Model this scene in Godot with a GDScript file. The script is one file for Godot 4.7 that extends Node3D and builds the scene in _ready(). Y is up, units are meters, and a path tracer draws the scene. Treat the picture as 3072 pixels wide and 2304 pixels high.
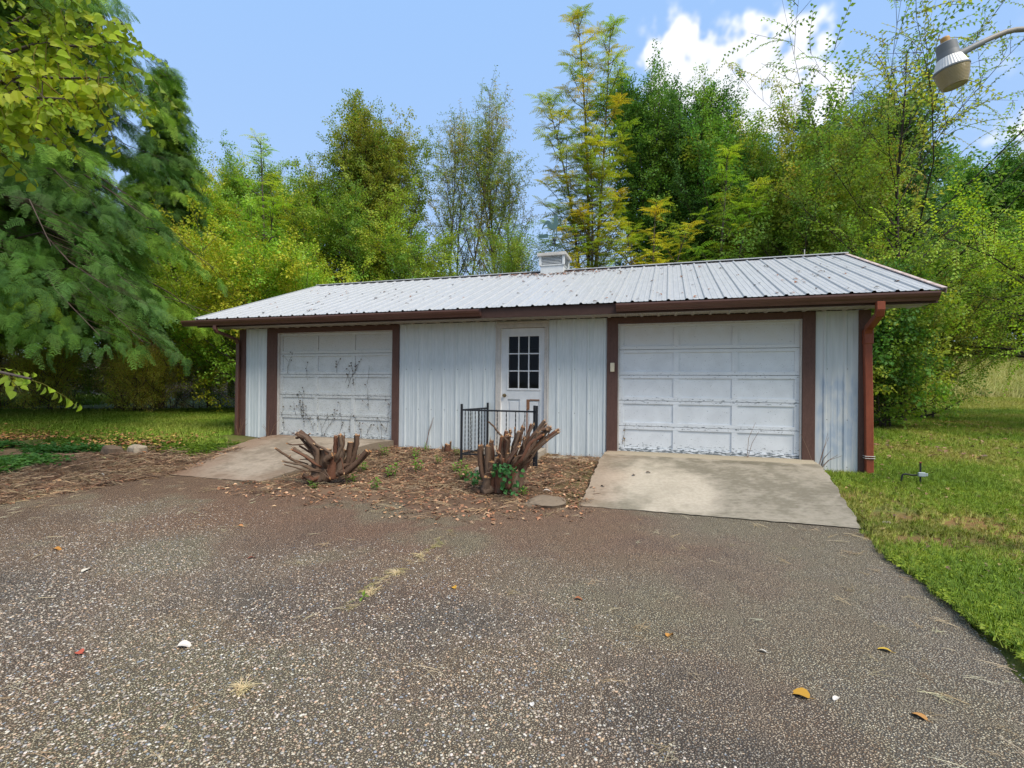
extends Node3D

# ------------------------------------------------------------------ mesh building
class MB:
	var v := PackedVector3Array()
	var n := PackedVector3Array()
	var c := PackedColorArray()
	var uv := PackedVector2Array()

	func tri(a: Vector3, b: Vector3, d: Vector3, na: Vector3, nb: Vector3, nd: Vector3, col: Color) -> void:
		if (d - a).cross(b - a).dot(na + nb + nd) < 0.0:
			v.append(a); v.append(d); v.append(b)
			n.append(na); n.append(nd); n.append(nb)
		else:
			v.append(a); v.append(b); v.append(d)
			n.append(na); n.append(nb); n.append(nd)
		c.append(col); c.append(col); c.append(col)

	func face(a: Vector3, b: Vector3, d: Vector3, col: Color, hint := Vector3.ZERO) -> void:
		var m := (d - a).cross(b - a).normalized()
		if hint != Vector3.ZERO and m.dot(hint) < 0.0:
			m = -m
		tri(a, b, d, m, m, m, col)

	func quad(a: Vector3, b: Vector3, d: Vector3, e: Vector3, col: Color, hint := Vector3.ZERO) -> void:
		face(a, b, d, col, hint)
		face(a, d, e, col, hint)

	func box(lo: Vector3, hi: Vector3, col := Color.WHITE, bev := 0.0, t := Transform3D.IDENTITY) -> void:
		var mid := (lo + hi) * 0.5
		var h := (hi - lo) * 0.5
		var b: float = min(bev, min(h.x, min(h.y, h.z)) * 0.9)
		if b <= 0.0:
			for ax in 3:
				for s in [-1.0, 1.0]:
					var nn := Vector3.ZERO
					nn[ax] = s
					var p := []
					for k in [[-1, -1], [1, -1], [1, 1], [-1, 1]]:
						var q := Vector3.ZERO
						q[ax] = s * h[ax]
						q[(ax + 1) % 3] = k[0] * h[(ax + 1) % 3]
						q[(ax + 2) % 3] = k[1] * h[(ax + 2) % 3]
						p.append(t * (mid + q))
					quad(p[0], p[1], p[2], p[3], col, t.basis * nn)
			return
		var i := h - Vector3(b, b, b)
		for ax in 3:
			var a1 := (ax + 1) % 3
			var a2 := (ax + 2) % 3
			for s in [-1.0, 1.0]:
				var p := []
				for k in [[-1, -1], [1, -1], [1, 1], [-1, 1]]:
					var q := Vector3.ZERO
					q[ax] = s * h[ax]
					q[a1] = k[0] * i[a1]
					q[a2] = k[1] * i[a2]
					p.append(t * (mid + q))
				var nn := Vector3.ZERO
				nn[ax] = s
				quad(p[0], p[1], p[2], p[3], col, t.basis * nn)
				for s2 in [-1.0, 1.0]:
					var pa := Vector3.ZERO
					pa[a1] = s * h[a1]; pa[a2] = s2 * i[a2]; pa[ax] = -i[ax]
					var pb := pa
					pb[ax] = i[ax]
					var pc := Vector3.ZERO
					pc[a1] = s * i[a1]; pc[a2] = s2 * h[a2]; pc[ax] = i[ax]
					var pd := pc
					pd[ax] = -i[ax]
					var n2 := Vector3.ZERO
					n2[a1] = s; n2[a2] = s2
					quad(t * (mid + pa), t * (mid + pb), t * (mid + pc), t * (mid + pd), col, t.basis * n2)
		for sx in [-1.0, 1.0]:
			for sy in [-1.0, 1.0]:
				for sz in [-1.0, 1.0]:
					face(t * (mid + Vector3(sx * h.x, sy * i.y, sz * i.z)), t * (mid + Vector3(sx * i.x, sy * h.y, sz * i.z)), t * (mid + Vector3(sx * i.x, sy * i.y, sz * h.z)), col, t.basis * Vector3(sx, sy, sz))

	func tube(p: Array, r: Array, sides: int, col := Color.WHITE, cap := false, wob := 0.0, col2 := Color.WHITE) -> void:
		var rings := []
		var norms := []
		var up := Vector3(0.31, 0.2, 0.93)
		for k in p.size():
			var dir: Vector3 = (p[min(k + 1, p.size() - 1)] - p[max(k - 1, 0)]).normalized()
			var x := dir.cross(up)
			if x.length() < 0.05:
				x = dir.cross(Vector3(1, 0.1, 0))
			x = x.normalized()
			var y := x.cross(dir).normalized()
			up = x.cross(dir) * -1.0 if false else up
			var ring := PackedVector3Array()
			var nr := PackedVector3Array()
			for s in sides:
				var a := TAU * s / sides
				var o: Vector3 = x * cos(a) + y * sin(a)
				var w := 1.0 + wob * sin(a * 3.0 + k * 1.7) * 0.6 + wob * sin(a * 5.0 + k * 0.6) * 0.5
				ring.append(p[k] + o * r[k] * w)
				nr.append(o)
			rings.append(ring)
			norms.append(nr)
		for k in p.size() - 1:
			for s in sides:
				var s2 := (s + 1) % sides
				tri(rings[k][s], rings[k + 1][s], rings[k + 1][s2], norms[k][s], norms[k + 1][s], norms[k + 1][s2], col)
				tri(rings[k][s], rings[k + 1][s2], rings[k][s2], norms[k][s], norms[k + 1][s2], norms[k][s2], col)
		if cap:
			var e := p.size() - 1
			var dn: Vector3 = (p[e] - p[e - 1]).normalized()
			for s in range(1, sides - 1):
				tri(rings[e][0], rings[e][s], rings[e][s + 1], dn, dn, dn, col2)
			var d0: Vector3 = (p[0] - p[1]).normalized()
			for s in range(1, sides - 1):
				tri(rings[0][0], rings[0][s], rings[0][s + 1], d0, d0, d0, col)

	func lathe(prof: Array, sides: int, t: Transform3D, col := Color.WHITE) -> void: # prof of Vector2(radius, height)
		for k in prof.size() - 1:
			var a: Vector2 = prof[k]
			var b: Vector2 = prof[k + 1]
			var e := b - a
			var nn := Vector2(e.y, -e.x).normalized()
			for s in sides:
				var a0 := TAU * s / sides
				var a1 := TAU * (s + 1) / sides
				var u0 := Vector3(cos(a0), 0, sin(a0))
				var u1 := Vector3(cos(a1), 0, sin(a1))
				var m0 := t.basis * (u0 * nn.x + Vector3(0, nn.y, 0))
				var m1 := t.basis * (u1 * nn.x + Vector3(0, nn.y, 0))
				var p00 := t * (u0 * a.x + Vector3(0, a.y, 0))
				var p01 := t * (u1 * a.x + Vector3(0, a.y, 0))
				var p10 := t * (u0 * b.x + Vector3(0, b.y, 0))
				var p11 := t * (u1 * b.x + Vector3(0, b.y, 0))
				if b.x > 0.0005:
					tri(p00, p10, p11, m0, m0, m1, col)
				if a.x > 0.0005:
					tri(p00, p11, p01, m0, m1, m1, col)

	func slab(poly: PackedVector2Array, z0: float, z1: float, t: Transform3D, col := Color.WHITE) -> void: # outline in x, y; thickness along z
		var ids := Geometry2D.triangulate_polygon(poly)
		for k in range(0, ids.size(), 3):
			for z in [z0, z1]:
				var hint := t.basis * Vector3(0, 0, 1.0 if z == max(z0, z1) else -1.0)
				face(t * Vector3(poly[ids[k]].x, poly[ids[k]].y, z), t * Vector3(poly[ids[k + 1]].x, poly[ids[k + 1]].y, z), t * Vector3(poly[ids[k + 2]].x, poly[ids[k + 2]].y, z), col, hint)
		var turn := -1.0 if Geometry2D.is_polygon_clockwise(poly) else 1.0
		for k in poly.size():
			var a := poly[k]
			var b := poly[(k + 1) % poly.size()]
			var o := Vector3(b.y - a.y, a.x - b.x, 0) * turn
			quad(t * Vector3(a.x, a.y, z0), t * Vector3(b.x, b.y, z0), t * Vector3(b.x, b.y, z1), t * Vector3(a.x, a.y, z1), col, t.basis * o)

	# a leaf: a folded blade of four triangles, bent along its length
	func leaf(at: Vector3, dir: Vector3, up: Vector3, long: float, wide: float, col: Color, bend := 0.25, fold := 0.25) -> void:
		var d := dir.normalized()
		var s := d.cross(up).normalized()
		var u := s.cross(d).normalized()
		var mid := at + d * long * 0.45 + u * long * bend * 0.25
		var tip := at + d * long - u * long * bend * 0.35
		var l := mid + s * wide * 0.5 + u * wide * fold
		var r := mid - s * wide * 0.5 + u * wide * fold
		var nl := (u - s * fold * 1.4).normalized()
		var nr := (u + s * fold * 1.4).normalized()
		tri(at, l, mid, nl, nl, nl, col)
		tri(at, mid, r, nr, nr, nr, col)
		tri(l, tip, mid, nl, nl, nl, col)
		tri(mid, tip, r, nr, nr, nr, col)

	# a broad leaf with a rounded, pointed outline (for leaves close to the camera)
	func big_leaf(at: Vector3, dir: Vector3, up: Vector3, long: float, wide: float, col: Color, bend := 0.25) -> void:
		var d := dir.normalized()
		var s := d.cross(up).normalized()
		var u := s.cross(d).normalized()
		var outline := [[0.0, 0.0], [0.02, 0.28], [0.18, 0.47], [0.38, 0.5], [0.6, 0.4], [0.8, 0.22], [1.0, 0.0]]
		for k in outline.size() - 1:
			for side in [-1.0, 1.0]:
				var pts := []
				for q in [outline[k], outline[k + 1]]:
					var w: float = q[1] * wide
					var t: float = q[0]
					pts.append(at + d * long * t + u * (long * bend * (0.6 * t - t * t)))
					pts.append(at + d * long * t + u * (long * bend * (0.6 * t - t * t) + w * 0.28) + s * side * w)
				var nn: Vector3 = (u - s * side * 0.28).normalized()
				tri(pts[0], pts[1], pts[3], nn, nn, nn, col)
				tri(pts[0], pts[3], pts[2], nn, nn, nn, col)

	func mesh(mat: Material) -> ArrayMesh:
		var arr := []
		arr.resize(Mesh.ARRAY_MAX)
		arr[Mesh.ARRAY_VERTEX] = v
		arr[Mesh.ARRAY_NORMAL] = n
		arr[Mesh.ARRAY_COLOR] = c
		if uv.size() == v.size() and uv.size() > 0:
			arr[Mesh.ARRAY_TEX_UV] = uv
		var m := ArrayMesh.new()
		m.add_surface_from_arrays(Mesh.PRIMITIVE_TRIANGLES, arr)
		m.surface_set_material(0, mat)
		return m

	func plane_uv(o: Vector2, size: Vector2) -> void: # uv from x and y
		uv.resize(v.size())
		for k in v.size():
			uv[k] = Vector2((v[k].x - o.x) / size.x, 1.0 - (v[k].y - o.y) / size.y)

# ------------------------------------------------------------------ scene helpers
var rng := RandomNumberGenerator.new()
var M := {}
var TW := {}
var used := {}
var wave := FastNoiseLite.new()
var blot := FastNoiseLite.new()

func rf(a: float, b: float) -> float:
	return rng.randf_range(a, b)

func lin(r: float, g: float, b: float) -> Color:
	return Color(r, g, b).linear_to_srgb()

func numbered(called: String) -> String:
	var k: int = used.get(called, 0)
	used[called] = k + 1
	return called if k == 0 else "%s_%03d" % [called, k]

func tag(o: Node, label: String, category: String, group := "") -> Node:
	o.set_meta("label", label)
	o.set_meta("category", category)
	if group:
		o.set_meta("group", group)
	return o

func thing(called: String, label: String, category: String, at := Vector3.ZERO, group := "") -> Node3D:
	var o := Node3D.new()
	o.name = numbered(called)
	o.position = at
	add_child(o)
	tag(o, label, category, group)
	return o

func part(called: String, mesh: Mesh, parent: Node) -> MeshInstance3D:
	var o := MeshInstance3D.new()
	o.name = called
	o.mesh = mesh
	o.cast_shadow = GeometryInstance3D.SHADOW_CASTING_SETTING_ON
	parent.add_child(o, true)
	return o

func struct(called: String, mesh: Mesh) -> MeshInstance3D:
	var o := MeshInstance3D.new()
	o.name = numbered(called)
	o.mesh = mesh
	add_child(o)
	o.set_meta("kind", "structure")
	return o

func group_of(called: String, parent: Node) -> Node3D:
	var o := Node3D.new()
	o.name = called
	parent.add_child(o, true)
	return o

func strew(called: String, mesh: Mesh, xf: Array, cols: PackedColorArray, parent: Node = null) -> MultiMeshInstance3D:
	var mm := MultiMesh.new()
	mm.transform_format = MultiMesh.TRANSFORM_3D
	mm.use_colors = true
	mm.mesh = mesh
	mm.instance_count = xf.size()
	var buf := PackedFloat32Array()
	buf.resize(xf.size() * 16)
	var k := 0
	for i in xf.size():
		var t: Transform3D = xf[i]
		var bx := t.basis.x
		var by := t.basis.y
		var bz := t.basis.z
		var col := cols[i]
		buf[k] = bx.x; buf[k + 1] = by.x; buf[k + 2] = bz.x; buf[k + 3] = t.origin.x
		buf[k + 4] = bx.y; buf[k + 5] = by.y; buf[k + 6] = bz.y; buf[k + 7] = t.origin.y
		buf[k + 8] = bx.z; buf[k + 9] = by.z; buf[k + 10] = bz.z; buf[k + 11] = t.origin.z
		buf[k + 12] = col.r; buf[k + 13] = col.g; buf[k + 14] = col.b; buf[k + 15] = 1.0
		k += 16
	mm.buffer = buf
	var o := MultiMeshInstance3D.new()
	o.multimesh = mm
	o.set_meta("kind", "stuff")
	if parent:
		o.name = called
		parent.add_child(o, true)
	else:
		o.name = numbered(called)
		add_child(o)
	return o

# growth along y, leaf side towards z
func grow(at: Vector3, dir: Vector3, size: float, roll := 0.0) -> Transform3D:
	var y := dir.normalized()
	var x := y.cross(Vector3.UP)
	if x.length() < 0.05:
		x = Vector3(1, 0, 0)
	x = x.normalized()
	var z := x.cross(y).normalized()
	if roll != 0.0:
		x = x.rotated(y, roll)
		z = z.rotated(y, roll)
	return Transform3D(Basis(x * size, y * size, z * size), at)

func rdir() -> Vector3:
	var a := rf(0, TAU)
	var y := rf(-1, 1)
	var r := sqrt(1.0 - y * y)
	return Vector3(r * cos(a), y, r * sin(a))

func tint(c: Color, amount: float) -> Color:
	var k := 1.0 + rf(-amount, amount)
	return Color(minf(0.66, c.r * k * (1.0 + rf(-amount, amount) * 0.35)), minf(0.66, c.g * k), minf(0.66, c.b * k * (1.0 + rf(-amount, amount) * 0.35)))

func mat(called: String, base: Color, rough: float, vertex := false) -> StandardMaterial3D:
	var m := StandardMaterial3D.new()
	m.resource_name = called
	m.albedo_color = base
	m.roughness = rough
	m.metallic_specular = 0.35
	m.vertex_color_use_as_albedo = vertex
	m.cull_mode = BaseMaterial3D.CULL_DISABLED
	M[called] = m
	return m

func coat(m: StandardMaterial3D, tex: Texture2D, scale: Vector3, world := true) -> StandardMaterial3D:
	m.albedo_texture = tex
	m.uv1_triplanar = true
	m.uv1_world_triplanar = world
	m.uv1_scale = scale
	m.uv1_triplanar_sharpness = 4.0
	return m

func noise(kind: int, freq: float, seed_: int, oct := 4) -> FastNoiseLite:
	var f := FastNoiseLite.new()
	f.noise_type = kind
	f.frequency = freq
	f.seed = seed_
	f.fractal_type = FastNoiseLite.FRACTAL_FBM if oct > 1 else FastNoiseLite.FRACTAL_NONE
	f.fractal_octaves = oct
	return f

func grey(f: FastNoiseLite, w: int, h: int) -> PackedByteArray:
	var im := f.get_seamless_image(w, h)
	im.convert(Image.FORMAT_L8)
	return im.get_data()

func picture(w: int, h: int, data: PackedByteArray) -> ImageTexture:
	return ImageTexture.create_from_image(Image.create_from_data(w, h, false, Image.FORMAT_RGB8, data))

# two tones (linear) mixed by a tiling noise of two scales
func mottled(size: int, a: Color, b: Color, f1: float, f2: float, mixing: float, seed_: int) -> ImageTexture:
	var n1 := grey(noise(FastNoiseLite.TYPE_SIMPLEX_SMOOTH, f1, seed_), size, size)
	var n2 := grey(noise(FastNoiseLite.TYPE_SIMPLEX_SMOOTH, f2, seed_ + 7, 3), size, size)
	var ramp := PackedByteArray()
	for k in 256:
		var col := a.lerp(b, k / 255.0).linear_to_srgb()
		ramp.append(int(col.r * 255)); ramp.append(int(col.g * 255)); ramp.append(int(col.b * 255))
	var out := PackedByteArray()
	out.resize(size * size * 3)
	for k in size * size:
		var q := int(n1[k] * mixing + n2[k] * (1.0 - mixing)) * 3
		out[k * 3] = ramp[q]
		out[k * 3 + 1] = ramp[q + 1]
		out[k * 3 + 2] = ramp[q + 2]
	return picture(size, size, out)

func smooth(a: float, b: float, x: float) -> float:
	return smoothstep(a, b, x)

# height of the ground
func ground_at(x: float, z: float) -> float:
	var y := -0.12
	if z >= 0.0:
		y = lerpf(-0.12, -0.365, smooth(0.0, 2.6, z))
	y -= 0.08 * smooth(1.5, 3.6, x) * smooth(-4.0, -0.5, z) * (1.0 - smooth(1.0, 2.6, z))
	y += smooth(-6.8, -8.6, x) * (0.1 + 0.04 * smooth(1.0, 3.0, z)) * smooth(-5.0, 0.5, z) + 0.02 * clampf(-8.0 - x, 0.0, 16.0)
	if z < 0.0:
		var slope := lerpf(0.034, 0.02, smooth(2.0, -9.0, x))
		y += slope * minf(-z, 22.0)
		y += 0.17 * clampf(-z - 22.0, 0.0, 26.0) + 0.04 * clampf(-z - 48.0, 0.0, 60.0)
	return y + wave.get_noise_2d(x, z) * 0.05

# how far the washed-down soil reaches over the driveway
func soil_edge(x: float) -> float:
	return 3.12 + 0.5 * exp(-pow((x + 1.7) / 1.1, 2.0)) + 0.25 * exp(-pow((x + 4.3) / 0.8, 2.0)) - 0.45 * smooth(-0.9, -0.2, x) + blot.get_noise_2d(x * 3.0, 0.0) * 0.2

func soil_cover(x: float, z: float) -> float:
	return smooth(0.35, -0.45, z - soil_edge(x) + blot.get_noise_2d(x * 4.0, z * 4.0) * 0.35) * smooth(-5.4, -4.6, x) * smooth(0.05, -0.3, x)

func _ready() -> void:
	rng.seed = 20
	# ---------------- camera
	var cam := Camera3D.new()
	cam.name = "camera"
	cam.transform = Transform3D(Basis.from_euler(Vector3(0.0033, 0.3026, 0.0)) * Basis(Vector3(0, 0, 1), 0.0092), Vector3(0.7931, 1.086, 8.5382))
	cam.fov = 75.3
	cam.near = 0.05
	cam.far = 400.0
	cam.current = true
	add_child(cam)
	# ---------------- sky, sun, exposure
	wave.seed = 5
	wave.frequency = 0.13
	blot.seed = 9
	blot.frequency = 0.35
	var env := Environment.new()
	env.background_mode = Environment.BG_SKY
	env.sky = Sky.new()
	var dome := PanoramaSkyMaterial.new()
	dome.panorama = sky_picture(2048, 1024)
	env.sky.sky_material = dome
	env.background_energy_multiplier = 1.0
	env.tonemap_mode = Environment.TONE_MAPPER_LINEAR
	env.tonemap_exposure = 3.2
	env.sdfgi_enabled = true
	env.ssao_enabled = true
	env.ssil_enabled = true
	var we := WorldEnvironment.new()
	we.name = "world_environment"
	we.environment = env
	add_child(we)
	var sun := DirectionalLight3D.new()
	sun.name = "sun"
	sun.light_energy = 0.5
	sun.light_color = Color(1.0, 0.95, 0.88)
	sun.light_angular_distance = 30.0
	sun.shadow_enabled = true
	add_child(sun)
	sun.look_at_from_position(Vector3(5.2, 8.0, 3.4), Vector3.ZERO)
	materials()
	twigs()
	build_ground()
	build_garage()
	build_front()
	build_lamp()
	build_trees()
	build_growth()
	build_small()

func sky_picture(w: int, h: int) -> ImageTexture:
	var f := noise(FastNoiseLite.TYPE_SIMPLEX_SMOOTH, 1.7, 31, 5)
	var g := noise(FastNoiseLite.TYPE_SIMPLEX_SMOOTH, 5.0, 77, 5)
	# cumulus of this afternoon: azimuth, elevation, half width, half height in degrees
	var puffs := [[8.4, 32.2, 4.2, 2.6], [12.4, 31.4, 3.2, 1.9], [5.0, 30.2, 4.6, 2.6], [1.2, 29.6, 4.0, 2.4], [4.5, 27.4, 6.0, 2.6], [13.6, 27.4, 3.4, 1.7], [11.5, 25.4, 5.0, 2.0], [-1.0, 33.4, 2.4, 2.6], [2.0, 33.8, 2.0, 2.2], [29.5, 21.0, 4.0, 2.4]]
	var im := Image.create(w, h, false, Image.FORMAT_RGBF)
	im.fill(Color(0.12, 0.12, 0.09))
	for j in int(h * 0.52):
		var el := PI * (0.5 - (j + 0.5) / h)
		var sy := sin(el)
		var clear := Color(0.108, 0.181, 0.310).lerp(Color(0.188, 0.238, 0.314), pow(clampf(1.0 - sy, 0.0, 1.0), 3.0))
		for i in w:
			var az := wrapf(TAU * (i + 0.5) / w, -PI, PI)
			if el < -0.06:
				im.set_pixel(i, j, Color(0.12, 0.12, 0.09))
				continue
			var d := Vector3(sin(az) * cos(el), sy, -cos(az) * cos(el))
			var azd := rad_to_deg(az)
			var eld := rad_to_deg(el)
			var n1 := f.get_noise_3dv(d * 2.2)
			var n2 := g.get_noise_3dv(d * 4.6)
			# the open sky over the yard, and scattered fair-weather clouds all round it
			var open := smooth(52.0, 40.0, absf(azd + 17.0)) * smooth(64.0, 48.0, eld)
			var cloud := smooth(-0.05, 0.35, n1 + n2 * 0.35) * (1.0 - open) * smooth(0.0, 6.0, eld + 2.0)
			if azd > -20.0 and azd < 42.0 and eld < 42.0:
				var near := 0.0
				for p in puffs:
					var q: float = pow((azd - p[0]) / p[2], 2.0) + pow((eld - p[1]) / p[3], 2.0)
					near += 0.85 * exp(-q * 0.95)
				cloud = maxf(cloud, smooth(0.30, 0.95, near * (1.0 + n2 * 1.1) + n2 * 0.28 + n1 * 0.1))
			var lit := 0.345 + 0.07 * n2
			im.set_pixel(i, j, clear.lerp(Color(lit * 0.97, lit * 0.99, lit * 1.04), clampf(cloud, 0.0, 1.0) * 0.96))
	return ImageTexture.create_from_image(im)

func materials() -> void:
	mat("plain", Color.WHITE, 0.7, true)
	var m := mat("siding", lin(1, 1, 1), 0.5)
	coat(m, mottled(512, Color(0.441, 0.503, 0.514), Color(0.633, 0.689, 0.701), 0.012, 0.05, 0.5, 3), Vector3(1.6, 0.16, 1.6))
	m = mat("stained_siding", lin(1, 1, 1), 0.5)
	m.albedo_texture = stain_picture()
	m = mat("roof_metal", lin(1, 1, 1), 0.42)
	m.metallic_specular = 0.5
	coat(m, mottled(512, Color(0.294, 0.315, 0.332), Color(0.476, 0.493, 0.507), 0.012, 0.06, 0.45, 13), Vector3(1.3, 0.3, 0.3))
	m = mat("rust_metal", lin(1, 1, 1), 0.7)
	coat(m, mottled(256, Color(0.20, 0.085, 0.045), Color(0.66, 0.60, 0.58), 0.02, 0.09, 0.6, 23), Vector3(1.1, 1.1, 1.1))
	m = mat("brown_board", lin(1, 1, 1), 0.65)
	coat(m, mottled(256, Color(0.069, 0.036, 0.028), Color(0.135, 0.076, 0.061), 0.02, 0.11, 0.4, 43), Vector3(3.0, 0.6, 3.0))
	m = mat("fascia_board", lin(0.55, 0.55, 0.55), 0.6)  # the brown boards again, darkened to carry the shade under the roof edge
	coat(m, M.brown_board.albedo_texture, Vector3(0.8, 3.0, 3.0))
	m = mat("brown_metal", lin(1, 1, 1), 0.38)
	m.metallic_specular = 0.5
	coat(m, mottled(256, Color(0.07, 0.03, 0.022), Color(0.125, 0.058, 0.042), 0.012, 0.07, 0.5, 47), Vector3(0.7, 2.5, 2.5))
	m = mat("red_metal", lin(1, 1, 1), 0.45)
	coat(m, mottled(256, Color(0.160, 0.040, 0.021), Color(0.272, 0.078, 0.040), 0.012, 0.07, 0.5, 48), Vector3(2.0, 0.5, 2.0))
	m = mat("white_trim", lin(1, 1, 1), 0.6)
	coat(m, mottled(256, Color(0.352, 0.336, 0.304), Color(0.576, 0.568, 0.544), 0.016, 0.1, 0.5, 53), Vector3(1.6, 0.8, 1.6))
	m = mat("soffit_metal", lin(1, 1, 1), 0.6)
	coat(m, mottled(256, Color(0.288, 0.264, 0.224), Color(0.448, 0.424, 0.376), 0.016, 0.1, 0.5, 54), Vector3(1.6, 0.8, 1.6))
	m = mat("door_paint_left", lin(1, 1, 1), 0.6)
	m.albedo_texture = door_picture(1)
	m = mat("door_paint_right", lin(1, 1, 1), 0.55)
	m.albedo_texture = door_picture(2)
	m = mat("entry_paint", lin(1, 1, 1), 0.5)
	coat(m, mottled(256, Color(0.524, 0.560, 0.570), Color(0.669, 0.696, 0.705), 0.014, 0.06, 0.6, 59), Vector3(0.9, 0.5, 0.9))
	mat("bare_wood", lin(0.21, 0.105, 0.06), 0.8)
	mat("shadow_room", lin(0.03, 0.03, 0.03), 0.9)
	mat("brass", lin(0.22, 0.17, 0.09), 0.35).metallic = 0.8
	mat("black_iron", lin(0.018, 0.02, 0.024), 0.45)
	mat("patina", lin(0.07, 0.135, 0.135), 0.6)
	mat("dark_patina", lin(0.035, 0.05, 0.05), 0.6)
	m = mat("glass", Color(0.05, 0.06, 0.07, 0.3), 0.04)
	m.transparency = BaseMaterial3D.TRANSPARENCY_ALPHA
	m.metallic_specular = 0.22
	mat("beige_plastic", lin(0.62, 0.55, 0.40), 0.5)
	# stone and earth
	m = mat("concrete", lin(1, 1, 1), 0.9, true)
	coat(m, mottled(512, Color(0.52, 0.49, 0.44), Color(0.98, 0.95, 0.90), 0.03, 0.25, 0.35, 61), Vector3(1.1, 1.1, 1.1))
	m.heightmap_enabled = true
	m.heightmap_texture = M.concrete.albedo_texture
	m.heightmap_scale = 0.3
	aggregate()
	m = mat("earth", lin(1, 1, 1), 0.95, true)
	coat(m, mottled(512, Color(0.45, 0.43, 0.42), Color(1.25, 1.22, 1.2).clamp(), 0.03, 0.2, 0.4, 67), Vector3(0.9, 0.9, 0.9))
	m.heightmap_enabled = true
	m.heightmap_texture = m.albedo_texture
	m.heightmap_scale = 1.5
	# plants
	m = mat("bark", lin(1, 1, 1), 0.9, true)
	coat(m, mottled(256, Color(0.45, 0.42, 0.4), Color(1, 1, 1), 0.03, 0.12, 0.5, 71), Vector3(5, 1.2, 5))
	m.heightmap_enabled = true
	m.heightmap_texture = m.albedo_texture
	m.heightmap_scale = 1.5
	m = mat("leaf", lin(1, 1, 1), 0.5, true)
	m.backlight_enabled = true
	m.backlight = lin(0.95, 0.95, 0.5)
	m = mat("needle", lin(1, 1, 1), 0.6, true)
	m.backlight_enabled = true
	m.backlight = lin(0.6, 0.62, 0.3)
	m = mat("grass_blade", lin(1, 1, 1), 0.6, true)
	m.backlight_enabled = true
	m.backlight = lin(0.6, 0.6, 0.3)
	mat("dry", lin(1, 1, 1), 0.85, true)

# exposed-aggregate concrete: every pebble a cell, dark mortar between
func aggregate() -> void:
	var size := 1024
	var cell := noise(FastNoiseLite.TYPE_CELLULAR, 0.085, 101, 1)
	cell.cellular_return_type = FastNoiseLite.RETURN_CELL_VALUE
	cell.cellular_jitter = 0.95
	var edge := noise(FastNoiseLite.TYPE_CELLULAR, 0.085, 101, 1)
	edge.cellular_return_type = FastNoiseLite.RETURN_DISTANCE
	edge.cellular_jitter = 0.95
	var a := grey(cell, size, size)
	var b := grey(edge, size, size)
	var stones := [Color(0.30, 0.27, 0.22), Color(0.46, 0.41, 0.33), Color(0.22, 0.185, 0.15), Color(0.14, 0.135, 0.13), Color(0.36, 0.30, 0.235), Color(0.56, 0.52, 0.45), Color(0.24, 0.175, 0.125), Color(0.18, 0.18, 0.175), Color(0.27, 0.235, 0.19), Color(0.11, 0.10, 0.095), Color(0.40, 0.365, 0.30), Color(0.17, 0.14, 0.11)]
	var out := PackedByteArray()
	out.resize(size * size * 3)
	var high := PackedByteArray()
	high.resize(size * size)
	for k in size * size:
		var pick: int = (a[k] * 37) % stones.size()
		var t := b[k] / 255.0
		var stone: float = 1.0 - smoothstep(0.30, 0.52, t + (a[k] % 7) * 0.018)
		var col: Color = Color(0.078, 0.064, 0.052).lerp(stones[pick], stone).linear_to_srgb()
		out[k * 3] = int(col.r * 255)
		out[k * 3 + 1] = int(col.g * 255)
		out[k * 3 + 2] = int(col.b * 255)
		high[k] = int(clampf(stone * (1.0 - t * 0.6), 0, 1) * 255)
	var m := mat("aggregate", lin(1, 1, 1), 0.75, true)
	coat(m, picture(size, size, out), Vector3(1.3, 1.3, 1.3))
	m.heightmap_enabled = true
	m.heightmap_texture = ImageTexture.create_from_image(Image.create_from_data(size, size, false, Image.FORMAT_L8, high))
	m.heightmap_scale = 0.5

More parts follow.
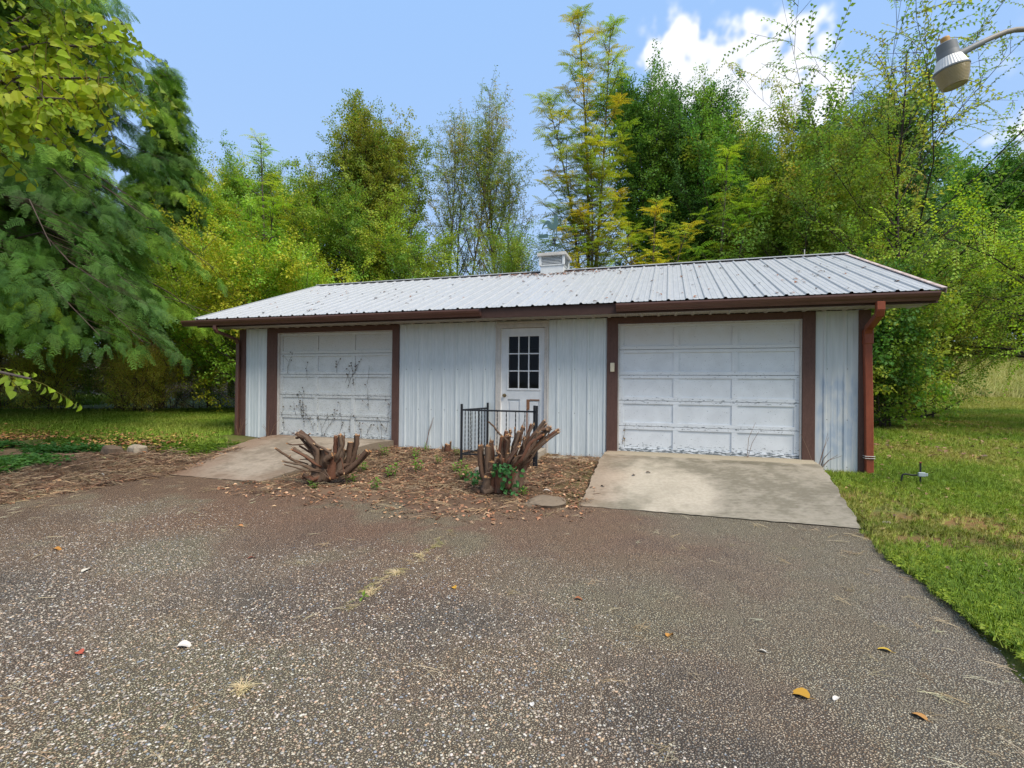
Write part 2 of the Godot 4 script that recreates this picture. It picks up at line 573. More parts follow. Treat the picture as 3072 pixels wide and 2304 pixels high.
# paint of the garage doors: white, top darkened by some grime and painted-in eave shade, flaking along the rails and at the foot
func door_picture(which: int) -> ImageTexture:
	var w := 720
	var h := 560
	var big := noise(FastNoiseLite.TYPE_SIMPLEX_SMOOTH, 0.012, 200 + which)
	var flake := noise(FastNoiseLite.TYPE_SIMPLEX_SMOOTH, 0.06, 210 + which, 4)
	var dot := noise(FastNoiseLite.TYPE_SIMPLEX_SMOOTH, 0.22, 220 + which, 2)
	var out := PackedByteArray()
	out.resize(w * h * 3)
	for j in h:
		var y := 1.0 - (j + 0.5) / h
		var grime_shade := smooth(0.70, 0.95, y) * (0.42 if which == 2 else 0.36)
		var sect := absf(fposmod(y * 5.0 + 0.5, 1.0) - 0.5)
		var rail := smooth(0.17, 0.02, sect) * smooth(0.72, 0.5, y)
		var foot := smooth(0.1, 0.015, y)
		if which == 1:
			rail = rail * 0.7 + 0.25 * smooth(0.75, 0.3, y)
			foot *= 0.55
		for i in w:
			var b := big.get_noise_2d(i, j)
			var col := Color(0.650, 0.689, 0.712) if which == 2 else Color(0.542, 0.574, 0.570)
			col = col * (1.0 + 0.1 * b)
			col = col.lerp(Color(0.30, 0.255, 0.175), clampf(grime_shade * (0.9 + 0.5 * b), 0.0, 0.85))
			if which == 1:
				col = col.lerp(Color(0.40, 0.44, 0.36), clampf(0.35 * flake.get_noise_2d(i * 0.5, j * 0.5 + 300.0), 0.0, 0.5))
			var peel := flake.get_noise_2d(i * 0.55, j * 2.6)
			var gate := 0.62 - 0.30 * rail - 0.50 * foot
			if peel > gate:
				col = col.lerp(Color(0.16, 0.185, 0.20), smooth(gate, gate + 0.07, peel))
			elif which == 1 and dot.get_noise_2d(i, j * 0.8) > 0.60 - 0.16 * rail - 0.06 * foot:
				col = Color(0.12, 0.12, 0.10)
			elif which == 2 and dot.get_noise_2d(i * 0.8, j * 0.8) > 0.72:
				col = Color(0.2, 0.2, 0.2)
			var q := (j * w + i) * 3
			col = col.clamp().linear_to_srgb()
			out[q] = int(col.r * 255)
			out[q + 1] = int(col.g * 255)
			out[q + 2] = int(col.b * 255)
	return picture(w, h, out)

# the corner strip of siding with its cloud of blue-grey mildew
func stain_picture() -> ImageTexture:
	var w := 160
	var h := 640
	var f := noise(FastNoiseLite.TYPE_SIMPLEX_SMOOTH, 0.03, 301, 4)
	var out := PackedByteArray()
	for j in h:
		var y := 1.0 - (j + 0.5) / h
		for i in w:
			var n1 := f.get_noise_2d(i * 1.2, j * 0.12)
			var n2 := f.get_noise_2d(i * 0.6 + 90.0, j * 0.35)
			var col := Color(0.512, 0.544, 0.552) * (1.0 + 0.12 * n1)
			var patch := smooth(0.5, 0.32, absf(y - 0.34) * 1.7) * smooth(0.62, 0.3, absf(i / 160.0 - 0.52))
			col = col.lerp(Color(0.30, 0.375, 0.47), clampf(patch * (0.55 + n1 * 0.9 + n2 * 0.9), 0.0, 0.8))
			col = col.clamp().linear_to_srgb()
			out.append(int(col.r * 255)); out.append(int(col.g * 255)); out.append(int(col.b * 255))
	return picture(w, h, out)

func axis(spans: Array) -> PackedFloat32Array:
	var out := PackedFloat32Array()
	for s in spans:
		var n := int(round((s[1] - s[0]) / s[2]))
		for k in n:
			out.append(s[0] + (s[1] - s[0]) * k / n)
	out.append(spans[-1][1])
	return out

func drive_edge(z: float) -> float:
	return 2.7 - 0.127 * pow(maxf(0.0, z - 4.0), 1.5) if z < 7.0 else 2.04

func on_drive(x: float, z: float) -> bool:
	return x > -6.68 and x < drive_edge(z) - 0.07 and z > 2.52

func earth_color(x: float, z: float) -> Color:
	var a := blot.get_noise_2d(x, z)
	var b := blot.get_noise_2d(x * 4.0 + 50.0, z * 4.0)
	var lawn := Color(0.11, 0.15, 0.028).lerp(Color(0.20, 0.21, 0.06), clampf(0.45 + a * 0.9 + b * 0.4, 0, 1))
	# red clay showing through the lawn by the driveway and at the shrub's foot
	if x > 2.6 and z > -3.0:
		lawn = lawn.lerp(Color(0.30, 0.15, 0.07), smooth(0.26, 0.5, a + b * 0.6) * 0.75)
	if x < -9.0:
		lawn = lawn.lerp(Color(0.15, 0.22, 0.05), 0.5)
	var hay := Color(0.30, 0.26, 0.11) * (1.0 + 0.3 * a)
	var col := lawn.lerp(hay, smooth(-21.5, -23.5, z) * smooth(0.0, 8.0, x))
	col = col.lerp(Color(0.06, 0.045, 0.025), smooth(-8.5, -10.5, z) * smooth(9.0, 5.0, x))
	var soil := Color(0.235, 0.155, 0.10).lerp(Color(0.14, 0.09, 0.058), clampf(0.5 + a + b * 0.7, 0, 1))
	var bed := smooth(-8.0, -7.2, x) * smooth(0.2, -0.3, x) * smooth(-1.5, -0.5, z)
	if x < -6.0:
		var line := 2.4 + (-6.7 - x) * 0.25
		bed = maxf(bed * smooth(-7.6, -7.0, x), smooth(-13.0, -10.0, x) * smooth(1.0, 1.6, z + (x + 8.0) * 0.13))
	col = col.lerp(soil, clampf(bed, 0, 1))
	return col

func build_ground() -> void:
	var xs := axis([[-90, -24, 6.0], [-24, -12, 0.5], [-12, 8, 0.12], [8, 20, 0.5], [20, 110, 5.0]])
	var zs := axis([[-130, -50, 8.0], [-50, -16, 1.5], [-16, -3, 0.4], [-3, 5.2, 0.12], [5.2, 30, 1.2]])
	var w := xs.size()
	var verts := PackedVector3Array()
	var cols := PackedColorArray()
	var norms := PackedVector3Array()
	var idx := PackedInt32Array()
	for z in zs:
		for x in xs:
			var y := ground_at(x, z)
			var b := blot.get_noise_2d(x * 6.0, z * 6.0 + 40.0)
			y += b * 0.012
			if on_drive(x, z):
				y = lerpf(-0.46, -0.366 + b * 0.008, soil_cover(x, z))
			elif x > -8.2 and x < 3.5 and z < -0.1 and z > -6.5:
				y = -0.4
			verts.append(Vector3(x, y, z))
			cols.append(earth_color(x, z))
	for j in zs.size():
		for i in w:
			var l := verts[j * w + maxi(i - 1, 0)]
			var r := verts[j * w + mini(i + 1, w - 1)]
			var u := verts[maxi(j - 1, 0) * w + i]
			var d := verts[mini(j + 1, zs.size() - 1) * w + i]
			norms.append((d - u).cross(r - l).normalized())
			if i < w - 1 and j < zs.size() - 1:
				var k := j * w + i
				idx.append_array(PackedInt32Array([k, k + 1, k + w, k + 1, k + w + 1, k + w]))
	struct("ground", indexed(verts, norms, cols, idx, M.earth))
	# driveway of exposed aggregate
	xs = axis([[-6.75, 2.7, 0.07]])
	zs = axis([[2.45, 13.0, 0.07]])
	w = xs.size()
	verts = PackedVector3Array()
	cols = PackedColorArray()
	norms = PackedVector3Array()
	idx = PackedInt32Array()
	var film := noise(FastNoiseLite.TYPE_SIMPLEX_SMOOTH, 0.45, 500, 4)
	for z in zs:
		for x in xs:
			var px := x if x < 1.0 else 1.0 + (x - 1.0) * (drive_edge(z) - 1.0) / 1.7
			if x == xs[0] or x == xs[w - 1]:
				px += film.get_noise_2d(0.0, z * 6.0) * 0.06
			verts.append(Vector3(px, -0.38 + film.get_noise_2d(x * 0.4, z * 0.4) * 0.006, z))
			norms.append(Vector3.UP)
			var n1 := film.get_noise_2d(x, z)
			var n2 := film.get_noise_2d(x * 3.0 + 20.0, z * 3.0)
			var col := Color(1.08, 0.97, 0.84)
			col = col.lerp(Color(0.70, 0.685, 0.66), smooth(-0.15, 0.45, film.get_noise_2d(x * 0.7 + 7.0, z * 0.9 - 4.0) + n2 * 0.25))
			# washed-out soil in front of the bed, brown film towards the left edge, straw dust on the right
			var wash := smooth(2.9, -0.1, z - soil_edge(x) + n1 * 1.3) * smooth(1.4, -0.6, x + n1)
			col = col.lerp(Color(1.06, 0.74, 0.57), wash * 0.9)
			col = col.lerp(Color(0.80, 0.62, 0.48), smooth(-3.6, -6.2, x + n1 * 1.5) * 0.7)
			col = col.lerp(Color(1.25, 1.08, 0.85), smooth(0.1, 0.5, n1 + n2 * 0.6) * 0.55)
			col = col.lerp(Color(1.45, 1.32, 1.05), smooth(1.5, 2.6, x + n2 * 1.2) * 0.5 * smooth(2.2, 4.5, z))
			col = col.lerp(Color(1.25, 1.0, 0.72), smooth(6.0, 7.4, z + n1) * smooth(0.5, -1.2, x) * 0.45)
			cols.append(col)
	for j in zs.size() - 1:
		for i in w - 1:
			var k := j * w + i
			idx.append_array(PackedInt32Array([k, k + 1, k + w, k + 1, k + w + 1, k + w]))
	for j in zs.size() - 1:
		for i in [0, w - 1]:
			var k: int = j * w + i
			var at := verts.size()
			for q in [k, k + w]:
				verts.append(verts[q])
				verts.append(verts[q] - Vector3(0, 0.12, 0))
				for rep in 2:
					norms.append(Vector3(-1 if i == 0 else 1, 0, 0))
					cols.append(cols[q])
			idx.append_array(PackedInt32Array([at, at + 1, at + 2, at + 1, at + 3, at + 2]))
	struct("driveway", indexed(verts, norms, cols, idx, M.aggregate))
	# the two concrete ramps up to the garage doors
	ramp([-7.05, -4.25], [-6.86, -4.95], 2.62, Color(0.40, 0.355, 0.30), Color(0.27, 0.235, 0.19), Color(0.46, 0.41, 0.35), 1)
	ramp([-0.17, 2.90], [-0.22, 2.75], 2.47, Color(0.395, 0.370, 0.311), Color(0.252, 0.239, 0.189), Color(0.722, 0.672, 0.571), 2)

func indexed(v: PackedVector3Array, n: PackedVector3Array, c: PackedColorArray, i: PackedInt32Array, m: Material) -> ArrayMesh:
	var arr := []
	arr.resize(Mesh.ARRAY_MAX)
	arr[Mesh.ARRAY_VERTEX] = v
	arr[Mesh.ARRAY_NORMAL] = n
	arr[Mesh.ARRAY_COLOR] = c
	arr[Mesh.ARRAY_INDEX] = i
	var out := ArrayMesh.new()
	out.add_surface_from_arrays(Mesh.PRIMITIVE_TRIANGLES, arr)
	out.surface_set_material(0, m)
	return out

func ramp(back: Array, front: Array, z1: float, base: Color, dark: Color, pale: Color, which: int) -> void:
	var verts := PackedVector3Array()
	var norms := PackedVector3Array()
	var cols := PackedColorArray()
	var idx := PackedInt32Array()
	var f := noise(FastNoiseLite.TYPE_SIMPLEX_SMOOTH, 0.8, 520 + which, 4)
	var nx := 84
	var nz := 84
	for j in nz + 1:
		var z := lerpf(-0.1, z1, float(j) / nz)
		var y := 0.004 - 0.376 * smooth(0.30, 3.1, z) / smooth(0.30, 3.1, z1) if z > 0.30 else 0.004
		for i in nx + 1:
			var t := clampf(z / z1, 0, 1)
			var x := lerpf(lerpf(back[0], front[0], t), lerpf(back[1], front[1], t), float(i) / nx)
			if i == 0 or i == nx:
				x += f.get_noise_2d(7.0 * i, z * 6.0) * 0.03
			var e := f.get_noise_2d(x * 8.0, 3.0) * 0.03 if j == nz else 0.0
			verts.append(Vector3(x, y + f.get_noise_2d(x * 2.0, z * 2.0) * 0.004, z + e))
			norms.append(Vector3(0, 1, 0.14).normalized())
			var n1 := f.get_noise_2d(x, z)
			var n2 := f.get_noise_2d(x * 4.0, z * 4.0 + 30.0)
			var col := base.lerp(dark, clampf(0.42 + n1 * 1.3 + n2 * 0.9 + f.get_noise_2d(x * 9.0, z * 22.0) * 1.1, 0, 1))
			if which == 2:
				# pale patch down the middle of the left half
				var px := (x - 0.72) / 0.62
				var pz := (z - 1.7) / 0.95
				col = col.lerp(pale, smooth(1.5, 0.2, px * px + pz * pz + n1 * 0.9 + n2 * 0.4) * 0.55)
				col = col.lerp(Color(0.47, 0.43, 0.34), smooth(0.50, 0.40, z))
				col = col.lerp(Color(0.17, 0.16, 0.12), smooth(0.12, 0.0, absf(z - 0.56) - 0.06) * smooth(-0.1, 0.3, n2 + 0.2) * 0.6)
				col = col.lerp(Color(0.42, 0.30, 0.22), smooth(0.5, -0.2, x + n1 * 0.4) * 0.45)
			else:
				col = col.lerp(pale, smooth(0.1, 0.4, f.get_noise_2d(x * 1.5, z * 5.0)) * 0.6)
				col = col.lerp(Color(0.24, 0.15, 0.10), smooth(-6.0, -6.9, x + n1 * 0.5) * 0.6 + smooth(2.0, 2.6, z + n1 * 0.4) * 0.4)
			cols.append(col)
	var w := nx + 1
	for j in nz:
		for i in nx:
			var k := j * w + i
			idx.append_array(PackedInt32Array([k, k + 1, k + w, k + 1, k + w + 1, k + w]))
	for side in 3:
		var loop := []
		for k in (nz + 1 if side < 2 else nx + 1):
			loop.append(k * w if side == 0 else k * w + nx if side == 1 else nz * w + k)
		for k in loop.size() - 1:
			var at := verts.size()
			for q in [loop[k], loop[k + 1]]:
				verts.append(verts[q])
				verts.append(Vector3(verts[q].x, -0.5, verts[q].z))
				for rep in 2:
					norms.append([Vector3(-1, 0, 0), Vector3(1, 0, 0), Vector3(0, 0, 1)][side])
					cols.append(dark)
			idx.append_array(PackedInt32Array([at, at + 1, at + 2, at + 1, at + 3, at + 2]))
	struct("concrete_ramp", indexed(verts, norms, cols, idx, M.concrete))

# a sheet of ribbed metal; place takes (across, along, height) to a point
func ribbed(x0: float, x1: float, ribs: Array, length: float, tall: float, place: Callable, m: Material) -> ArrayMesh:
	var prof := [[x0, 0.0]]
	for r in ribs:
		for p in [[-0.030, 0.0], [-0.013, 1.0], [0.013, 1.0], [0.030, 0.0], [0.078, 0.0], [0.084, 0.22], [0.098, 0.22], [0.104, 0.0], [0.163, 0.0], [0.169, 0.22], [0.183, 0.22], [0.189, 0.0]]:
			var x: float = r + p[0]
			if x > prof[-1][0] + 0.001 and x < x1 - 0.001:
				prof.append([x, p[1] * tall])
	prof.append([x1, 0.0])
	var b := MB.new()
	for k in prof.size() - 1:
		b.quad(place.call(prof[k][0], 0.0, prof[k][1]), place.call(prof[k + 1][0], 0.0, prof[k + 1][1]), place.call(prof[k + 1][0], length, prof[k + 1][1]), place.call(prof[k][0], length, prof[k][1]), Color.WHITE, place.call(prof[k][0], 0.0, 1.0) - place.call(prof[k][0], 0.0, 0.0))
	return b.mesh(m)

func boxed(m: Material, lo: Vector3, hi: Vector3, bev := 0.0) -> ArrayMesh:
	var b := MB.new()
	b.box(lo, hi, Color.WHITE, bev)
	return b.mesh(m)

func garage_door(g: Node3D, x0: float, paint: Material, label: String) -> void:
	var d := group_of("garage_door", g)
	d.set_meta("label", label)
	var w := 2.743
	var h := 2.134
	var sect := h / 5.0
	for k in 5:
		var y := k * sect
		var f := MB.new()
		var g0 := y + (0.004 if k > 0 else 0.0)
		var g1 := y + sect - 0.002
		f.box(Vector3(x0, g0, -0.09), Vector3(x0 + w, y + 0.062, -0.05), Color.WHITE, 0.003)
		f.box(Vector3(x0, y + sect - 0.055, -0.09), Vector3(x0 + w, g1, -0.05), Color.WHITE, 0.003)
		for s in [[0.0, 0.085], [0.885, 0.97], [1.772, 1.857], [2.658, 2.743]]:
			f.box(Vector3(x0 + s[0], y + 0.062, -0.0905), Vector3(x0 + s[1], y + sect - 0.055, -0.0505), Color.WHITE, 0.0)
		f.plane_uv(Vector2(x0, 0), Vector2(w, h))
		part("section_frame", f.mesh(paint), d)
		for s in [[0.085, 0.885], [0.97, 1.772], [1.857, 2.658]]:
			var p := MB.new()
			p.box(Vector3(x0 + s[0], y + 0.0625, -0.085), Vector3(x0 + s[1], y + sect - 0.0555, -0.070), Color.WHITE, 0.0)
			p.plane_uv(Vector2(x0, 0), Vector2(w, h))
			part("door_panel", p.mesh(paint), d)

func build_garage() -> void:
	var g := thing("garage", "low white metal garage with two garage doors and a ribbed metal roof", "garage")
	# shell with thickness, closed all round
	for s in [[-8.02, -7.2], [-4.2, -2.085], [-1.278, -0.15], [2.9, 3.56]]:
		part("front_wall", boxed(M.plain, Vector3(s[0], -0.4, -0.15), Vector3(s[1], 2.25, -0.012)), g)
	part("front_wall", boxed(M.plain, Vector3(-2.085, 2.125, -0.15), Vector3(-1.278, 2.25, -0.012)), g)
	for s in [[-7.2, -4.2], [-0.15, 2.9]]:
		part("front_wall", boxed(M.plain, Vector3(s[0], 2.14, -0.15), Vector3(s[1], 2.25, -0.012)), g)
	part("back_wall", boxed(M.siding, Vector3(-8.02, -0.4, -6.7), Vector3(3.56, 2.4, -6.58)), g)
	for x in [-8.04, 3.46]:
		var b := MB.new()
		b.slab(PackedVector2Array([Vector2(0.15, -0.4), Vector2(6.58, -0.4), Vector2(6.58, 2.33), Vector2(3.3, 3.72), Vector2(0.15, 2.45)]), x, x + 0.12, Transform3D(Basis(Vector3(0, 0, -1), Vector3(0, 1, 0), Vector3(1, 0, 0)), Vector3.ZERO))
		part("side_wall", b.mesh(M.siding), g)
	part("floor_slab", boxed(M.shadow_room, Vector3(-7.92, -0.12, -6.58), Vector3(3.46, -0.01, -0.15)), g)
	part("ceiling", boxed(M.shadow_room, Vector3(-7.92, 2.26, -6.58), Vector3(3.46, 2.3, -0.012)), g)
	# siding of ribbed sheets
	var on_wall := func(x: float, l: float, hgt: float) -> Vector3: return Vector3(x, -0.16 + l, hgt - 0.004)
	for s in [[-7.89, -7.312, [-7.80, -7.54], 2.405], [-4.158, -3.37, [-4.034, -3.767, -3.503], 2.405], [-3.37, -2.57, [-3.233, -2.968, -2.685], 2.405], [-2.57, -2.19, [-2.409], 2.405], [-1.198, -0.64, [-1.041, -0.768], 2.405], [-0.64, -0.19, [-0.507, -0.226], 2.405]]:
		part("siding_sheet", ribbed(s[0], s[1], s[2], s[3], 0.016, on_wall, M.siding), g)
	var strip := ribbed(2.921, 3.482, [3.051, 3.315], 2.405, 0.016, on_wall, M.stained_siding)
	var arr := strip.surface_get_arrays(0)
	var uvs := PackedVector2Array()
	for p in arr[Mesh.ARRAY_VERTEX]:
		uvs.append(Vector2((p.x - 2.921) / 0.561, 1.0 - (p.y + 0.16) / 2.405))
	arr[Mesh.ARRAY_TEX_UV] = uvs
	strip = ArrayMesh.new()
	strip.add_surface_from_arrays(Mesh.PRIMITIVE_TRIANGLES, arr)
	strip.surface_set_material(0, M.stained_siding)
	part("siding_sheet", strip, g).set_meta("label", "corner sheet of siding with a blue-grey mildew stain")
	var sc := MB.new()
	for x in [-4.0, -3.735, -3.47, -3.2, -2.935, -2.65, -2.38, -1.01, -0.735, -0.475, 3.08, 3.345]:
		for y in [-0.08, 0.62, 1.38]:
			sc.box(Vector3(x - 0.005, y - 0.005, -0.004), Vector3(x + 0.005, y + 0.005, 0.003))
	part("screw", sc.mesh(M.black_iron), g).set_meta("kind", "stuff")
	part("base_flashing", boxed(M.white_trim, Vector3(2.94, -0.178, -0.01), Vector3(3.58, -0.162, 0.05), 0.003), g)
	for s in [[-8.06, -7.888], [3.484, 3.635]]:
		part("corner_board", boxed(M.brown_board, Vector3(s[0], -0.25, -0.16), Vector3(s[1], 2.25, 0.022), 0.004), g)
	# brown boards round the garage doors
	for s in [[-7.312, -7.052], [-4.305, -4.16], [-0.188, -0.006], [2.746, 2.92]]:
		part("door_jamb", boxed(M.brown_board, Vector3(s[0], -0.15, -0.15), Vector3(s[1], 2.25, 0.028), 0.005), g)
	for s in [[-7.052, -4.305], [-0.006, 2.746]]:
		part("door_header", boxed(M.brown_board, Vector3(s[0], 2.142, -0.15), Vector3(s[1], 2.25, 0.024), 0.004), g)
	for s in [[-7.052, -7.03], [2.722, 2.746], [-0.006, 0.014], [-4.325, -4.305]]:
		part("door_stop", boxed(M.white_trim, Vector3(s[0], 0.0, -0.049), Vector3(s[1], 2.142, 0.006), 0.003), g)
	part("door_stop", boxed(M.white_trim, Vector3(0.014, 2.118, -0.049), Vector3(2.722, 2.141, 0.006), 0.003), g)
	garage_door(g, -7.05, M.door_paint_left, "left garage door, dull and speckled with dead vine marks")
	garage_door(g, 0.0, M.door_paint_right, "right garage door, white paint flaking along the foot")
	part("keypad_box", boxed(M.beige_plastic, Vector3(-0.128, 1.335, 0.03), Vector3(-0.058, 1.485, 0.058), 0.006), g)
	# entry door
	var d := group_of("entry_door", g)
	var x0 := -2.084
	var x1 := -1.279
	for s in [[x0, -1.965, 0.0, 2.118], [-1.372, x1, 0.0, 2.118]]:
		part("door_stile", boxed(M.entry_paint, Vector3(s[0], s[2], -0.085), Vector3(s[1], s[3], -0.04), 0.002), d)
	for s in [[1.985, 2.118], [0.84, 1.03], [0.0, 0.12]]:
		part("door_rail", boxed(M.entry_paint, Vector3(-1.965, s[0], -0.0845), Vector3(-1.372, s[1], -0.0405)), d)
	part("door_rail", boxed(M.entry_paint, Vector3(-1.735, 0.12, -0.0845), Vector3(-1.60, 0.84, -0.0405)), d)
	for s in [[-1.965, -1.735], [-1.60, -1.372]]:
		part("recess_panel", boxed(M.entry_paint, Vector3(s[0], 0.12, -0.08), Vector3(s[1], 0.84, -0.06)), d)
		part("raised_panel", boxed(M.entry_paint, Vector3(s[0] + 0.035, 0.155, -0.06), Vector3(s[1] - 0.035, 0.80, -0.046), 0.012), d)
	part("bare_strip", boxed(M.bare_wood, Vector3(-1.612, 0.66, -0.06), Vector3(-1.555, 0.842, -0.0365), 0.004), d).set_meta("label", "bare brown wood where the moulding has come off")
	part("bare_strip", boxed(M.bare_wood, Vector3(-1.612, 0.2, -0.06), Vector3(-1.592, 0.66, -0.0372), 0.003), d)
	part("bare_strip", boxed(M.bare_wood, Vector3(-1.555, 0.822, -0.06), Vector3(-1.372, 0.846, -0.037), 0.004), d)
	for s in [[-1.985, 1.0, -1.95, 2.015], [-1.387, 1.0, -1.352, 2.015]]:
		part("window_frame", boxed(M.entry_paint, Vector3(s[0], s[1], -0.07), Vector3(s[2], s[3], -0.028), 0.006), d)
	for s in [[0.998, 1.04], [1.972, 2.016]]:
		part("window_frame", boxed(M.entry_paint, Vector3(-1.95, s[0], -0.07), Vector3(-1.387, s[1], -0.0285), 0.006), d)
	var pw := 0.563 / 3.0
	var ph := 0.932 / 3.0
	for k in [1, 2]:
		part("muntin", boxed(M.entry_paint, Vector3(-1.95 + pw * k - 0.011, 1.04, -0.066), Vector3(-1.95 + pw * k + 0.011, 1.972, -0.034), 0.003), d)
	for k in [1, 2]:
		for i in 3:
			part("muntin", boxed(M.entry_paint, Vector3(-1.95 + pw * i + (0.011 if i else 0.0), 1.04 + ph * k - 0.011, -0.066), Vector3(-1.95 + pw * (i + 1) - (0.011 if i < 2 else 0.0), 1.04 + ph * k + 0.011, -0.0345), 0.003), d)
	for i in 3:
		for k in 3:
			part("pane", boxed(M.glass, Vector3(-1.95 + pw * i, 1.04 + ph * k, -0.058), Vector3(-1.95 + pw * (i + 1), 1.04 + ph * (k + 1), -0.054)), d)
	var kb := MB.new()
	kb.lathe([Vector2(0.0, 0.0), Vector2(0.032, 0.0), Vector2(0.032, 0.008), Vector2(0.012, 0.012), Vector2(0.012, 0.03), Vector2(0.027, 0.038), Vector2(0.03, 0.052), Vector2(0.02, 0.066), Vector2(0.0, 0.068)], 14, Transform3D(Basis(Vector3(1, 0, 0), Vector3(0, 0, 1), Vector3(0, -1, 0)), Vector3(-2.022, 0.908, -0.04)))
	part("knob", kb.mesh(M.brass), d)
	for s in [[-2.186, -2.086], [-1.277, -1.199]]:
		part("door_casing", boxed(M.white_trim, Vector3(s[0], -0.13, -0.03), Vector3(s[1], 2.122, 0.02), 0.006), g)
		part("door_casing", boxed(M.white_trim, Vector3(s[0] + (0.006 if s[0] < -2 else 0.046), -0.13, 0.02), Vector3(s[0] + (0.036 if s[0] < -2 else 0.072), 2.15, 0.031), 0.004), g)
	part("door_casing", boxed(M.white_trim, Vector3(-2.19, 2.122, -0.03), Vector3(-1.195, 2.2, 0.022), 0.006), g)
	part("drip_cap", boxed(M.white_trim, Vector3(-2.16, 2.2, -0.02), Vector3(-1.19, 2.236, 0.03), 0.008), g)
	# eave: soffit, fascia, gutters
	var under := func(x: float, l: float, hgt: float) -> Vector3: return Vector3(x, 2.262 - hgt, 0.0 + l)
	for k in 8:
		var a := -8.5 + k * 1.59
		var ribs := []
		for r in 6:
			ribs.append(a + 0.13 + r * 0.2667)
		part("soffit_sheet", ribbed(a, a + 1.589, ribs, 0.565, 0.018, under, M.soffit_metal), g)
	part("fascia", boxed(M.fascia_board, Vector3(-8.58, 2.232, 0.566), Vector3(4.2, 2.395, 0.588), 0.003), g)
	for s in [[-8.9, -2.25, 2.0], [0.02, 4.18, 0.0]]:
		var prof := [Vector2(0.59, 2.385), Vector2(0.59, 2.262), Vector2(0.655, 2.258), Vector2(0.668, 2.29), Vector2(0.69, 2.315), Vector2(0.705, 2.35), Vector2(0.705, 2.372), Vector2(0.693, 2.376), Vector2(0.693, 2.366), Vector2(0.699, 2.35), Vector2(0.683, 2.318), Vector2(0.66, 2.295), Vector2(0.65, 2.266), Vector2(0.596, 2.268), Vector2(0.596, 2.385)]
		var b := MB.new()
		for k in prof.size() - 1:
			var p: Vector2 = prof[k]
			var q: Vector2 = prof[k + 1]
			var o := Vector3(0, p.x - q.x, q.y - p.y)
			b.quad(Vector3(s[0], p.y, p.x), Vector3(s[0], q.y, q.x), Vector3(s[1], q.y, q.x), Vector3(s[1], p.y, p.x), Color.WHITE, o)
		var gut := part("gutter", b.mesh(M.brown_metal), g)
		for x in ([s[0]] if s[2] > 0 else [s[0], s[1]]):
			var cap := MB.new()
			cap.slab(PackedVector2Array([Vector2(-0.59, 2.385), Vector2(-0.59, 2.262), Vector2(-0.655, 2.258), Vector2(-0.668, 2.29), Vector2(-0.69, 2.315), Vector2(-0.705, 2.35), Vector2(-0.705, 2.376)]), x - 0.002, x + 0.004, Transform3D(Basis(Vector3(0, 0, -1), Vector3(0, 1, 0), Vector3(1, 0, 0)), Vector3.ZERO))
			part("gutter_cap", cap.mesh(M.brown_metal), gut)
	# downspouts
	spout(g, [Vector3(-8.05, 2.27, 0.635), Vector3(-8.05, 2.19, 0.635), Vector3(-8.04, 2.14, 0.60), Vector3(-8.03, 2.02, 0.12), Vector3(-8.03, 1.94, 0.075), Vector3(-8.04, 0.9, 0.072), Vector3(-8.05, -0.12, 0.072)], 0.038, M.brown_metal)
	var ds := spout(g, [Vector3(3.53, 2.27, 0.64), Vector3(3.53, 2.17, 0.64), Vector3(3.535, 2.10, 0.60), Vector3(3.56, 1.97, 0.16), Vector3(3.565, 1.88, 0.085), Vector3(3.59, 0.9, 0.075), Vector3(3.605, -0.22, 0.075)], 0.05, M.red_metal)
	var band := MB.new()
	band.box(Vector3(3.535, 0.075, 0.02), Vector3(3.665, 0.083, 0.13), Color.WHITE, 0.002)
	band.box(Vector3(3.535, 0.105, 0.02), Vector3(3.665, 0.113, 0.13), Color.WHITE, 0.002)
	part("strap", band.mesh(M.white_trim), ds)
	part("collar", boxed(M.red_metal, Vector3(3.52, 1.74, 0.02), Vector3(3.632, 1.95, 0.135), 0.006), ds)
	# roof
	var front := func(x: float, l: float, hgt: float) -> Vector3: return Vector3(x, 2.402 + l * 0.349 + hgt * 0.937, 0.63 - l * 0.937 + hgt * 0.349)
	var back := func(x: float, l: float, hgt: float) -> Vector3: return Vector3(x, 2.402 + l * 0.349 + hgt * 0.937, -7.23 + l * 0.937 - hgt * 0.349)
	var xs := -8.62
	while xs < 4.2:
		var xe := minf(xs + 0.8, 4.27)
		var ribs := []
		for r in 3:
			if xs + 0.085 + r * 0.2667 < xe - 0.03:
				ribs.append(xs + 0.085 + r * 0.2667)
		part("roof_sheet", ribbed(xs, xe, ribs, 4.19, 0.021, front, M.roof_metal), g)
		part("roof_sheet", ribbed(xs, xe, ribs, 4.19, 0.021, back, M.roof_metal), g)
		xs += 0.8
	var deck := MB.new()
	deck.quad(Vector3(-8.56, 2.375, 0.55), Vector3(4.2, 2.375, 0.55), Vector3(4.2, 3.83, -3.3), Vector3(-8.56, 3.83, -3.3), Color.WHITE, Vector3(0, -1, 0))
	deck.quad(Vector3(-8.56, 2.375, -7.15), Vector3(4.2, 2.375, -7.15), Vector3(4.2, 3.83, -3.3), Vector3(-8.56, 3.83, -3.3), Color.WHITE, Vector3(0, -1, 0))
	part("roof_deck", deck.mesh(M.shadow_room), g)
